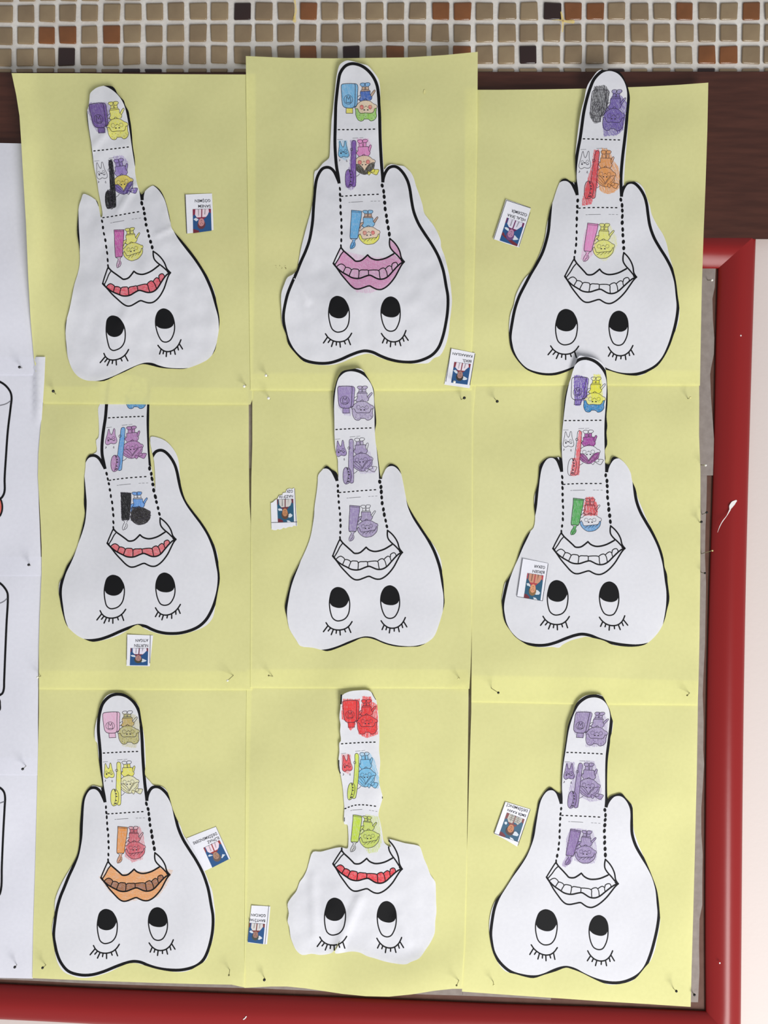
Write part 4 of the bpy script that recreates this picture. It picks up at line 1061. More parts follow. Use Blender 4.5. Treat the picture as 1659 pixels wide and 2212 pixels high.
PAPER = {
    1: [(490, 107), (440, 100), (395, 105), (355, 118), (330, 135), (300, 165), (292, 220), (285, 280), (272, 320), (275, 400), (285, 470), (300, 560), (312, 640), (318, 700), (330, 790), (345, 860), (360, 930), (370, 1010), (383, 1075), (392, 1120), (400, 1160), (404, 1228), (392, 1238), (378, 1170), (360, 1100), (330, 1075), (290, 1050), (240, 1035), (222, 1080), (205, 1130), (197, 1180), (192, 1240), (187, 1330), (190, 1400), (203, 1480), (210, 1560), (207, 1650), (190, 1730), (165, 1810), (150, 1880), (135, 1960), (118, 2040), (98, 2110), (85, 2175), (88, 2260), (93, 2360), (110, 2460), (150, 2560), (200, 2615), (265, 2645), (330, 2650), (420, 2650), (520, 2605), (600, 2570), (660, 2540), (700, 2520), (755, 2505), (820, 2515), (900, 2535), (1000, 2545), (1100, 2547), (1140, 2540), (1200, 2520), (1270, 2490), (1320, 2460), (1375, 2390), (1395, 2300), (1410, 2210), (1417, 2130), (1405, 2040), (1390, 1970), (1375, 1890), (1340, 1800), (1290, 1710), (1220, 1600), (1160, 1520), (1085, 1430), (1040, 1380), (1003, 1330), (990, 1260), (975, 1190), (960, 1130), (940, 1070), (915, 1020), (885, 985), (845, 963), (800, 985), (765, 1020), (742, 1040), (725, 1010), (705, 950), (690, 870), (686, 820), (688, 780), (680, 700), (667, 620), (660, 520), (650, 430), (640, 375), (630, 320), (602, 270), (590, 230), (560, 200), (532, 165), (515, 130)],
    2: [(600, 58), (640, 42), (690, 50), (760, 70), (815, 86), (850, 120), (890, 170), (914, 215), (924, 280), (926, 400), (932, 500), (936, 600), (938, 700), (946, 830), (952, 930), (960, 985), (985, 955), (1020, 938), (1080, 948), (1130, 956), (1165, 985), (1190, 1010), (1215, 1060), (1235, 1130), (1265, 1210), (1290, 1290), (1305, 1360), (1340, 1410), (1380, 1460), (1420, 1530), (1447, 1600), (1450, 1650), (1480, 1730), (1505, 1830), (1525, 1920), (1540, 2050), (1545, 2120), (1538, 2200), (1525, 2300), (1515, 2400), (1490, 2500), (1440, 2592), (1390, 2612), (1340, 2655), (1260, 2660), (1180, 2660), (1080, 2653), (990, 2632), (900, 2600), (830, 2574), (760, 2585), (680, 2612), (600, 2648), (520, 2670), (430, 2674), (340, 2665), (265, 2642), (190, 2570), (130, 2490), (115, 2420), (80, 2320), (72, 2200), (70, 2060), (95, 1980), (125, 1915), (170, 1890), (205, 1850), (225, 1750), (245, 1650), (270, 1550), (305, 1420), (330, 1330), (348, 1200), (352, 1100), (360, 1000), (385, 985), (430, 930), (480, 888), (488, 860), (492, 780), (497, 700), (505, 560), (515, 480), (525, 380), (535, 290), (545, 200), (560, 120), (575, 80)],
    3: [(850, 42), (880, 46), (960, 48), (1010, 60), (1045, 104), (1065, 150), (1080, 180), (1092, 220), (1102, 280), (1098, 350), (1090, 440), (1083, 560), (1077, 650), (1068, 760), (1060, 860), (1054, 960), (1050, 1035), (1056, 1046), (1075, 1020), (1110, 1010), (1160, 1013), (1200, 1040), (1230, 1085), (1245, 1140), (1275, 1220), (1290, 1290), (1340, 1390), (1385, 1460), (1418, 1540), (1440, 1640), (1470, 1740), (1500, 1870), (1515, 1990), (1530, 2110), (1525, 2200), (1510, 2260), (1485, 2320), (1450, 2420), (1400, 2520), (1340, 2600), (1260, 2650), (1200, 2680), (1100, 2682), (1000, 2664), (890, 2632), (760, 2622), (640, 2612), (560, 2648), (460, 2680), (350, 2680), (270, 2660), (200, 2625), (115, 2530), (75, 2450), (60, 2350), (60, 2240), (72, 2150), (98, 2080), (112, 2010), (130, 1960), (190, 1850), (240, 1795), (298, 1690), (338, 1600), (368, 1500), (383, 1400), (398, 1320), (418, 1230), (438, 1180), (463, 1100), (485, 1040), (510, 995), (550, 983), (595, 1010), (630, 1016), (638, 1000), (632, 900), (630, 800), (640, 690), (655, 560), (668, 470), (685, 380), (710, 290), (720, 230), (740, 170), (780, 110), (820, 58)],
    4: [(470, -120), (462, 92), (448, 125), (452, 220), (455, 300), (450, 380), (430, 405), (436, 500), (400, 524), (375, 528), (345, 568), (338, 640), (328, 740), (328, 850), (326, 960), (334, 1040), (318, 1130), (288, 1250), (262, 1340), (218, 1430), (178, 1490), (143, 1580), (113, 1640), (108, 1720), (118, 1780), (130, 1850), (150, 1930), (175, 2000), (210, 2042), (270, 2092), (330, 2122), (400, 2144), (480, 2133), (560, 2112), (640, 2082), (720, 2032), (790, 1997), (850, 2030), (900, 2052), (980, 2077), (1070, 2088), (1160, 2083), (1260, 2057), (1340, 2027), (1395, 1992), (1440, 1930), (1460, 1830), (1480, 1720), (1499, 1600), (1487, 1480), (1480, 1390), (1442, 1290), (1392, 1190), (1332, 1100), (1262, 1010), (1202, 920), (1165, 800), (1152, 700), (1147, 620), (1130, 540), (1090, 470), (1030, 410), (960, 380), (900, 376), (908, 480), (932, 590), (940, 830), (918, 700), (902, 600), (892, 500), (888, 370), (888, 250), (890, 92), (888, -120)],
    5: [(635, 90), (700, 72), (800, 68), (845, 125), (890, 200), (910, 250), (915, 350), (925, 440), (930, 540), (920, 600), (925, 700), (942, 800), (957, 920), (966, 990), (972, 1012), (985, 990), (1020, 920), (1055, 888), (1110, 910), (1130, 935), (1145, 970), (1165, 1060), (1180, 1140), (1200, 1230), (1240, 1310), (1310, 1420), (1390, 1540), (1440, 1610), (1490, 1720), (1500, 1830), (1510, 1900), (1517, 2020), (1520, 2090), (1500, 2180), (1470, 2280), (1440, 2360), (1410, 2400), (1310, 2460), (1240, 2467), (1100, 2465), (1000, 2440), (930, 2410), (860, 2390), (800, 2393), (740, 2420), (620, 2470), (510, 2505), (460, 2495), (380, 2475), (275, 2460), (240, 2410), (180, 2310), (165, 2240), (142, 2130), (153, 2060), (178, 1960), (200, 1880), (240, 1800), (300, 1680), (350, 1560), (375, 1460), (390, 1340), (400, 1240), (415, 1140), (425, 1050), (430, 985), (465, 940), (502, 905), (550, 940), (590, 965), (604, 1010), (600, 920), (598, 850), (580, 780), (570, 650), (568, 560), (562, 440), (560, 300), (580, 200), (600, 140)],
    6: [(745, 75), (800, 82), (870, 93), (930, 126), (967, 176), (977, 220), (985, 300), (990, 400), (988, 500), (980, 600), (987, 680), (980, 740), (986, 840), (966, 890), (972, 960), (968, 998), (985, 1010), (1005, 1010), (1025, 960), (1045, 945), (1110, 975), (1160, 1030), (1190, 1090), (1200, 1150), (1230, 1220), (1250, 1300), (1292, 1400), (1334, 1500), (1392, 1610), (1442, 1720), (1472, 1820), (1482, 1900), (1502, 1960), (1508, 2030), (1517, 2100), (1523, 2180), (1502, 2270), (1477, 2370), (1422, 2470), (1332, 2557), (1280, 2578), (1200, 2587), (1110, 2582), (1030, 2570), (960, 2535), (870, 2512), (800, 2500), (760, 2510), (680, 2530), (600, 2570), (570, 2595), (510, 2588), (420, 2592), (310, 2575), (260, 2550), (190, 2500), (150, 2450), (110, 2390), (93, 2340), (83, 2270), (76, 2180), (88, 2110), (103, 2040), (130, 2000), (160, 1950), (200, 1860), (228, 1770), (268, 1670), (308, 1603), (350, 1560), (364, 1470), (356, 1380), (358, 1290), (373, 1230), (388, 1170), (398, 1060), (403, 1020), (450, 968), (490, 950), (540, 953), (580, 950), (592, 960), (587, 880), (593, 780), (599, 680), (610, 560), (618, 460), (638, 360), (668, 280), (688, 210), (718, 130)],
    7: [(540, 93), (590, 70), (640, 66), (690, 73), (750, 108), (802, 158), (824, 200), (838, 280), (853, 370), (868, 460), (875, 560), (878, 680), (872, 770), (886, 800), (910, 825), (940, 860), (960, 866), (1010, 873), (1052, 900), (1077, 950), (1092, 1000), (1112, 1070), (1144, 1150), (1180, 1220), (1204, 1290), (1245, 1350), (1305, 1440), (1355, 1540), (1394, 1620), (1424, 1700), (1454, 1780), (1468, 1880), (1478, 1960), (1474, 2080), (1462, 2180), (1432, 2280), (1400, 2370), (1315, 2432), (1230, 2472), (1150, 2477), (1060, 2468), (960, 2448), (880, 2424), (800, 2402), (740, 2402), (660, 2430), (560, 2480), (470, 2508), (380, 2527), (300, 2526), (230, 2504), (180, 2482), (140, 2440), (108, 2370), (92, 2290), (76, 2190), (70, 2110), (78, 2040), (92, 1980), (92, 1910), (98, 1850), (130, 1760), (175, 1670), (235, 1570), (282, 1480), (298, 1420), (308, 1330), (310, 1230), (318, 1120), (328, 1020), (343, 960), (378, 900), (420, 868), (470, 878), (505, 883), (500, 820), (488, 750), (476, 660), (468, 580), (460, 500), (443, 480), (438, 400), (448, 330), (463, 270), (478, 200), (500, 148)],
    8: [(640, 125), (700, 95), (780, 85), (860, 85), (890, 105), (910, 140), (930, 170), (940, 230), (950, 300), (955, 400), (958, 500), (955, 600), (965, 700), (958, 800), (955, 880), (975, 960), (985, 1010), (970, 1070), (955, 1120), (950, 1170), (960, 1200), (980, 1300), (1000, 1400), (1040, 1432), (1058, 1434), (1036, 1372), (1100, 1383), (1180, 1405), (1290, 1425), (1310, 1440), (1340, 1530), (1370, 1600), (1400, 1680), (1440, 1740), (1445, 1800), (1447, 1900), (1450, 2000), (1440, 2080), (1435, 2180), (1400, 2260), (1360, 2320), (1300, 2400), (1230, 2430), (1190, 2450), (1100, 2445), (1000, 2425), (920, 2400), (850, 2380), (790, 2350), (720, 2340), (650, 2350), (585, 2358), (572, 2350), (595, 2300), (618, 2245), (588, 2290), (560, 2340), (535, 2357), (450, 2370), (370, 2360), (290, 2370), (240, 2330), (210, 2270), (190, 2210), (180, 2130), (165, 2080), (175, 2010), (165, 1930), (200, 1870), (240, 1820), (270, 1740), (300, 1700), (330, 1640), (350, 1570), (385, 1480), (450, 1478), (520, 1460), (580, 1445), (630, 1440), (682, 1450), (690, 1400), (688, 1300), (680, 1245), (655, 1240), (652, 1180), (655, 1100), (650, 1040), (645, 960), (635, 880), (622, 810), (610, 760), (605, 680), (612, 620), (612, 540), (625, 520), (618, 440), (622, 380), (612, 320), (622, 230), (625, 160)],
    9: [(930, 83), (1035, 88), (1062, 120), (1087, 170), (1107, 210), (1122, 270), (1136, 320), (1128, 400), (1114, 450), (1110, 500), (1102, 560), (1092, 640), (1087, 740), (1085, 850), (1087, 950), (1092, 985), (1110, 965), (1160, 943), (1210, 936), (1250, 978), (1287, 1020), (1302, 1040), (1308, 1120), (1313, 1240), (1343, 1340), (1374, 1420), (1424, 1530), (1474, 1650), (1513, 1760), (1528, 1840), (1538, 1940), (1543, 2040), (1527, 2150), (1515, 2200), (1500, 2280), (1460, 2380), (1410, 2440), (1320, 2542), (1240, 2572), (1120, 2588), (1050, 2572), (960, 2532), (860, 2482), (780, 2452), (730, 2440), (640, 2472), (540, 2502), (450, 2530), (370, 2517), (300, 2497), (210, 2472), (160, 2422), (108, 2330), (83, 2240), (68, 2130), (70, 2030), (83, 1960), (103, 1900), (128, 1850), (178, 1790), (238, 1700), (298, 1600), (368, 1500), (418, 1400), (438, 1290), (458, 1180), (478, 1090), (493, 1010), (508, 980), (558, 908), (595, 883), (640, 913), (680, 938), (688, 930), (688, 860), (693, 760), (703, 650), (713, 580), (728, 480), (743, 370), (753, 330), (788, 240), (818, 160), (868, 108)],
}
LIFT = {1: 2.0, 2: 3.5, 3: 5.0, 4: 0.0, 5: 5.5, 6: 6.5, 7: 2.0, 8: 3.5, 9: 2.8}
WRINK = {1: 1.9, 2: 1.5, 3: 0.6, 4: 0.5, 5: 0.8, 6: 0.5, 7: 0.35, 8: 1.3, 9: 0.35}
CREASE = {1: [((545, 1180), (680, 960), 1.3, 26), ((300, 660), (440, 500), 1.1, 30), ((870, 1390), (1010, 1325), 1.2, 24), ((560, 2150), (640, 1980), .8, 40)],
          2: [((180, 1890), (300, 2110), 1.6, 40), ((1200, 2150), (1480, 1800), .8, 60), ((690, 2060), (760, 2500), .6, 60)],
          8: [((590, 2330), (780, 1890), 2.0, 46), ((380, 1700), (400, 2200), 1.0, 40), ((1120, 2050), (1200, 2250), 1.2, 50)],
          6: [((800, 110), (800, 300), .7, 30)]}
TLABEL = {
    1: 'creased tooth cutout at top left, bent tongue with purple bottle and yellow boy, red teeth',
    2: 'tooth cutout at top middle with pink coloured lips and thick black outline',
    3: 'tooth cutout at top right with white mouth and grey scribble near tongue tip',
    4: 'tooth cutout at left of middle row, tongue tip tucked under sheet above, black tube drawing',
    5: 'tooth cutout at board centre, white mouth and all tongue drawings pale purple',
    6: 'tooth cutout at right of middle row with green tube drawing and name card on it',
    7: 'tooth cutout at bottom left with orange lips and brown teeth',
    8: 'ragged tooth cutout at bottom middle without ears or outline, red drawings near tongue tip',
    9: 'tooth cutout at bottom right with white mouth and purple tongue drawings'}


def tooth_h(k):
    sh = sheet_h(k - 1)
    cr = A(k, [LM[k][10], LM[k][11], LM[k][12], LM[k][13]])
    tip = A(k, PAPER[k])[:, 1].min()
    yc = (cr[0, 1] + cr[1, 1]) / 2 - 14

    def hf(p):
        p = np.asarray(p, float).reshape(-1, 2)
        h = sh(p) + (0.7 if k != 4 else 0.2 + 0.5 * sst(885, 960, p[:, 1]))
        a = WRINK[k]
        fade = 1.0 if k != 4 else sst(880, 960, p[:, 1])
        h = h + fade * a * (0.55 + 0.55 * nz(p, 62, k * 3.3) + 0.45 * nz(p, 30, k * 5.1 + 2) * (a > 1))
        for (q0, q1, amp, w) in CREASE.get(k, ()):
            s = A(k, [q0, q1])
            d = seg_dist(p, s) / (w / S4 * 1.6)
            h = h + amp * (0.5 + 0.5 * np.cos(math.pi * np.clip(d, 0, 1))) * 1.0
        if k == 2:      # small torn flap at the left bulge
            arc = smooth(A(2, [(178, 1886), (215, 1925), (255, 1985), (285, 2050), (300, 2130)]), n=3)
            lf = np.vstack([arc, A(2, [(310, 2500), (0, 2500), (0, 1900)])])
            sd = seg_dist(p, arc) * np.where(pip(p, lf), 1, -1)
            h = h + 1.1 * np.clip(.5 + sd / 5, 0, 1) * (1 - sst(A(2, [(0, 2080)])[0, 1], A(2, [(0, 2330)])[0, 1], p[:, 1]))
        if LIFT[k]:
            x, y = p[:, 0], p[:, 1]
            t = (y - cr[0, 1]) / (cr[2, 1] - cr[0, 1])
            xl = cr[0, 0] + (cr[2, 0] - cr[0, 0]) * t - 17
            xr = cr[1, 0] + (cr[3, 0] - cr[1, 0]) * t + 17
            s = np.clip((yc - y) / (yc - tip), 0, 1)
            ins = sst(-9, 0, x - xl) * sst(-9, 0, xr - x)
            h = h + LIFT[k] * s ** 1.4 * ins
        return h
    return hf


def lines_to(sl, items, W, m, dens=3.0):
    for pts, closed, w in items:
        p = np.asarray(pts, float)
        if closed == 1:
            p = smooth(p, True, 3)
        elif closed == 2:
            p = ring(p, 4)
        else:
            p = smooth(p, False, 3)
        p = W(p)
        if not closed:
            p = resample(p, dens)
        v, f = ribbon(p, w * (.85 if m is M_LINE else 1), bool(closed))
        sl.add(v, f, m)


def hatch(poly, ang, spacing, width, over, rs):
    poly = np.asarray(poly, float)
    a = math.radians(ang)
    u, n = np.array([math.cos(a), math.sin(a)]), np.array([-math.sin(a), math.cos(a)])
    pu, pn = poly @ u, poly @ n
    out_v, out_f, cnt = [], [], 0
    t = pn.min() + spacing * .4
    while t < pn.max():
        xs = []
        for i in range(len(poly)):
            j = (i + 1) % len(poly)
            if (pn[i] > t) != (pn[j] > t):
                xs.append(pu[i] + (t - pn[i]) * (pu[j] - pu[i]) / (pn[j] - pn[i]))
        xs.sort()
        for a0, a1 in zip(xs[0::2], xs[1::2]):
            a0 -= rs.uniform(-.3, 1) * over
            a1 += rs.uniform(-.3, 1) * over
            if a1 - a0 < .8:
                continue
            m = max(2, int((a1 - a0) / 4) + 1)
            tt = np.linspace(a0, a1, m)
            wob = np.array([rs.uniform(-.35, .35) * spacing for _ in tt])
            pts = tt[:, None] * u + (t + wob)[:, None] * n
            v, f = ribbon(pts, width * rs.uniform(.7, 1.25))
            out_v.append(v)
            out_f += [tuple(i + cnt for i in q) for q in f]
            cnt += len(v)
        t += spacing * rs.uniform(.7, 1.35)
    if not out_v:
        return np.zeros((0, 2)), []
    return np.vstack(out_v), out_f


tooth_hf = {}
tooth_poly = {}
for k in range(1, 10):
    W = warp_for(k)
    rs = random.Random(100 + k)
    poly = ring(smooth(A(k, PAPER[k]), True, 3), 7)
    hf = tooth_h(k)
    tooth_hf[k], tooth_poly[k] = hf, poly
    t = thing('tooth_cutout', TLABEL[k], 'paper cutout', tuple(P([poly.mean(0)], float(hf([poly.mean(0)])[0]))[0]), 'tooth cutouts glued to the yellow sheets')
    v, f = fill(poly, 6.5)
    hv_ = hf(v)
    mesh_obj('paper', P(v, hv_), [tuple(q) for q in f], M_WHITE, t, smooth_shade=True)
    bvh = BVHTree.FromPolygons([(a, b, c) for (a, b), c in zip(v.tolist(), hv_.tolist())], [tuple(int(i) for i in q) for q in f])

    def hf(p, bvh=bvh, hraw=hf):
        p = np.asarray(p, float).reshape(-1, 2)
        h = hraw(p)
        for i, q in enumerate(p.tolist()):
            hit = bvh.ray_cast(Vector((q[0], q[1], 200.0)), Vector((0, 0, -1)))[0]
            if hit is not None:
                h[i] = hit[2]
        return h
    # printed thick outline, cut off where the scissors cut it
    if k != 8:
        oc, ot = W(OUTLINE), W(OUTLINE_T)
        sides = []
        for line, wd in ((oc, WID), (ot, WIDT)):
            rv, _ = ribbon(line, wd)
            n2 = len(line) * 2
            sides += [rv[0:n2:2], rv[1:n2:2]]
        try:
            vv, ff = fill(poly, 40, sides, keep=lambda c: (seg_dist(c, oc) <= WID / 2 + .02) | (seg_dist(c, ot) <= WIDT / 2 + .02))
            lab_ = list(range(len(vv)))

            def root(i):
                while lab_[i] != i:
                    lab_[i] = lab_[lab_[i]]
                    i = lab_[i]
                return i
            for q in ff:
                for b_ in q[1:]:
                    lab_[root(int(b_))] = root(int(q[0]))
            comps = {}
            for q in ff:
                comps.setdefault(root(int(q[0])), []).append(q)
            for q in sorted(comps.values(), key=len, reverse=True):
                pts_ = vv[np.array(q).ravel()]
                if np.ptp(pts_, 0).max() < 5:
                    continue
                sl = Sheetlet()
                sl.add(vv, q, M_INK)
                sl.build('printed_outline', hf, t, .08)
        except Exception as ex:
            print('outline', k, ex)
    else:
        sl = Sheetlet()
        for seg, w in (([(629, 125), (628, 160), (626, 200)], 3.2), ([(607, 690), (607, 730), (612, 780), (620, 800)], 2.2), ([(657, 1185), (656, 1215)], 1.4), ([(892, 102), (905, 130), (926, 165)], 1.2), ([(983, 1005), (984, 1018)], 1.6), ([(1041, 1376), (1048, 1392)], 2.2)):
            v, f = ribbon(A(8, seg), w)
            sl = Sheetlet()
            sl.add(v, f, M_INK)
            sl.build('printed_outline', hf, t, .08)
    # eyes
    for eye, pup in (
            ([(593, 1157), (550, 1182), (530, 1240), (524, 1300), (534, 1370), (554, 1421), (587, 1443), (618, 1443), (657, 1427), (686, 1388), (699, 1320), (696, 1260), (681, 1217), (648, 1173)], [(690, 1272), (670, 1308), (640, 1328), (600, 1333), (560, 1322), (540, 1308), (528, 1288)]),
            ([(1050, 1142), (1008, 1158), (979, 1202), (967, 1260), (972, 1320), (988, 1373), (1013, 1411), (1050, 1423), (1087, 1411), (1114, 1368), (1129, 1310), (1128, 1240), (1116, 1192), (1092, 1159)], [(1127, 1262), (1113, 1288), (1080, 1306), (1040, 1308), (1000, 1298), (973, 1278)])):
        sl = Sheetlet()
        ring_ = smooth(pb(eye), True, 4)
        v, f = ribbon(W(ring_), 2.6, True)
        sl.add(v, f, M_INK)
        eo = sl.build('eye', hf, t, .1, poly)
        low = pb(pup)
        yl = np.interp(ring_[:, 0], sorted(low[:, 0]), [y for _, y in sorted(map(tuple, low))])
        top = ring_[ring_[:, 1] < low[[0, -1], 1].max() + .5]
        top = top[top[:, 1] < np.interp(top[:, 0], sorted(low[:, 0]), [y for _, y in sorted(map(tuple, low))])]
        order = np.argsort(np.arctan2(top[:, 1] - low[0, 1], top[:, 0] - low[:, 0].mean()))
        pp = np.vstack([top[np.argsort(np.arctan2(-(top[:, 1] - low[:, 1].max()), top[:, 0] - low[:, 0].mean()))][::-1], smooth(low, n=3)])
        v, f = fill(W(pp), 6)
        sl = Sheetlet()
        sl.add(v, f, M_INK)
        sl.build('pupil', hf, eo, .17)
    for arc, ticks in (
            ([(497, 1460), (520, 1490), (560, 1515), (610, 1523), (660, 1512), (695, 1485), (718, 1450)], [((512, 1490), (480, 1535)), ((537, 1508), (520, 1530)), ((563, 1518), (548, 1562)), ((590, 1522), (588, 1550)), ((618, 1522), (623, 1565)), ((655, 1515), (665, 1538)), ((688, 1495), (708, 1543))]),
            ([(970, 1443), (990, 1470), (1030, 1500), (1075, 1510), (1120, 1500), (1155, 1470), (1172, 1440), (1182, 1415)], [((995, 1485), (980, 1520)), ((1022, 1500), (1016, 1522)), ((1052, 1508), (1048, 1550)), ((1090, 1508), (1092, 1535)), ((1125, 1500), (1138, 1540)), ((1155, 1475), (1165, 1503)), ((1172, 1455), (1202, 1495))])):
        sl = Sheetlet()
        lines_to(sl, [(pb(arc), 0, 2.9)] + [(pb(q), 0, 2.9) for q in ticks], W, M_INK)
        sl.build('eyelashes', hf, t, .1, poly)
    # mouth
    sl = Sheetlet()
    mouth_items = MOUTH
    lines_to(sl, mouth_items, W, M_INK)
    owners = {'mouth': sl.build('mouth', hf, t, .13, poly)}
    # dotted cutting lines and dashed fold lines
    if k != 8:
        for dots, rx, ry in (([(599, 1075), (600, 1123), (603, 1165), (606, 1218), (610, 1270), (617, 1322), (619, 1375), (622, 1423), (620, 1480)], 2.5, 4.3), ([(957, 1040), (970, 1087), (975, 1130), (980, 1178), (985, 1228), (996, 1282), (1003, 1327), (1014, 1378), (1023, 1427)], 3.2, 4.9)):
            sl = Sheetlet()
            for i, c in enumerate(dots):
                d = disc(pa([c])[0], rx * rs.uniform(.85, 1.1), ry * rs.uniform(.85, 1.1), rs.uniform(-.25, .1), 12)
                sl.add(W(d), [tuple(range(12))], M_INK)
            sl.build('cutting_line', hf, t, .1, poly)
    for (a, b) in (((618, 1135), (945, 1110)), ((588, 591), (905, 577))):
        sl = Sheetlet()
        q = pa([a, b])
        for i in range(9):
            s0 = i / 8.7
            c = q[0] + (q[1] - q[0]) * min(1, s0)
            dd = (q[1] - q[0]) / np.linalg.norm(q[1] - q[0])
            v, f = ribbon(W(resample(np.array([c - dd * 1.5, c + dd * 1.7]), 2)), 2.4)
            sl.add(v, f, M_INK)
        sl.build('fold_line', hf, t, .1, poly)
    # faint remains of type above the drawings
    for seg, w in ((p2([(140, 275), (300, 265)]), .7), (p2([(620, 215), (790, 200)]), .8), (p2([(830, 198), (950, 185)]), .6), (p3([(470, 225), (520, 222)]), .8), (p3([(545, 218), (885, 195)]), .9), (p3([(1120, 178), (1180, 175)]), .7), (p3([(1215, 173), (1280, 170)]), .7), (p3([(1330, 166), (1385, 164)]), .7)):
        sl = Sheetlet()
        lines_to(sl, [(seg, 0, w)], W, M_FAINT)
        sl.build('faint_print', hf, t, .1, poly)
    for name, items in D.items():
        if k == 4 and name in ('bottle_drawing',):
            continue
        sl = Sheetlet()
        lines_to(sl, items, W, M_LINE)
        o = sl.build(name, hf, t, .14, poly)
        if o is not None:
            owners[name] = o
    # crayon colouring
    fills = {}
    for names, rgb, a in COLS[k]:
        for nm in names:
            ow = OWNER[nm]
            if ow not in owners:
                continue
            sl = fills.setdefault(ow, Sheetlet())
            pr = R[nm]
            lv = 0.008 * (len(sl.f) > 0) * (nm.startswith('cheek') + 1)
            try:
                v, f = fill(W(ring(pr, 3)), 5)
                sl.add(v, f, crayon(rgb, a * .8), lv)
            except Exception as ex:
                print('fill', k, nm, ex)
            v, f = hatch(pr, {'mouth': 12}.get(ow, 78) + rs.uniform(-14, 14), 1.7, 1.1, .9, rs)
            sl.add(W(v) if len(v) else v, f, crayon(tuple(int(c * .95) for c in rgb), a * .6), lv + .012)
    for (ow, rgb, a, pl, ang) in SPILL.get(k, ()):
        if ow not in owners:
            continue
        sl = fills.setdefault(ow, Sheetlet())
        v, f = hatch(A(k, pl), ang, 1.5, 1.3, 1.7, rs)
        sl.add(v, f, crayon(rgb, a * (.62 if a < .8 else .8)), .03)
        v, f = hatch(A(k, pl), ang + 16, 2.3, 1.1, 1.2, rs)
        sl.add(v, f, crayon(rgb, a * (.4 if a < .8 else .7)), .04)
    for ow, sl in fills.items():
        sl.build('crayon_fill', hf, owners[ow], .05, poly)
    for o in list(t.children):
        pass

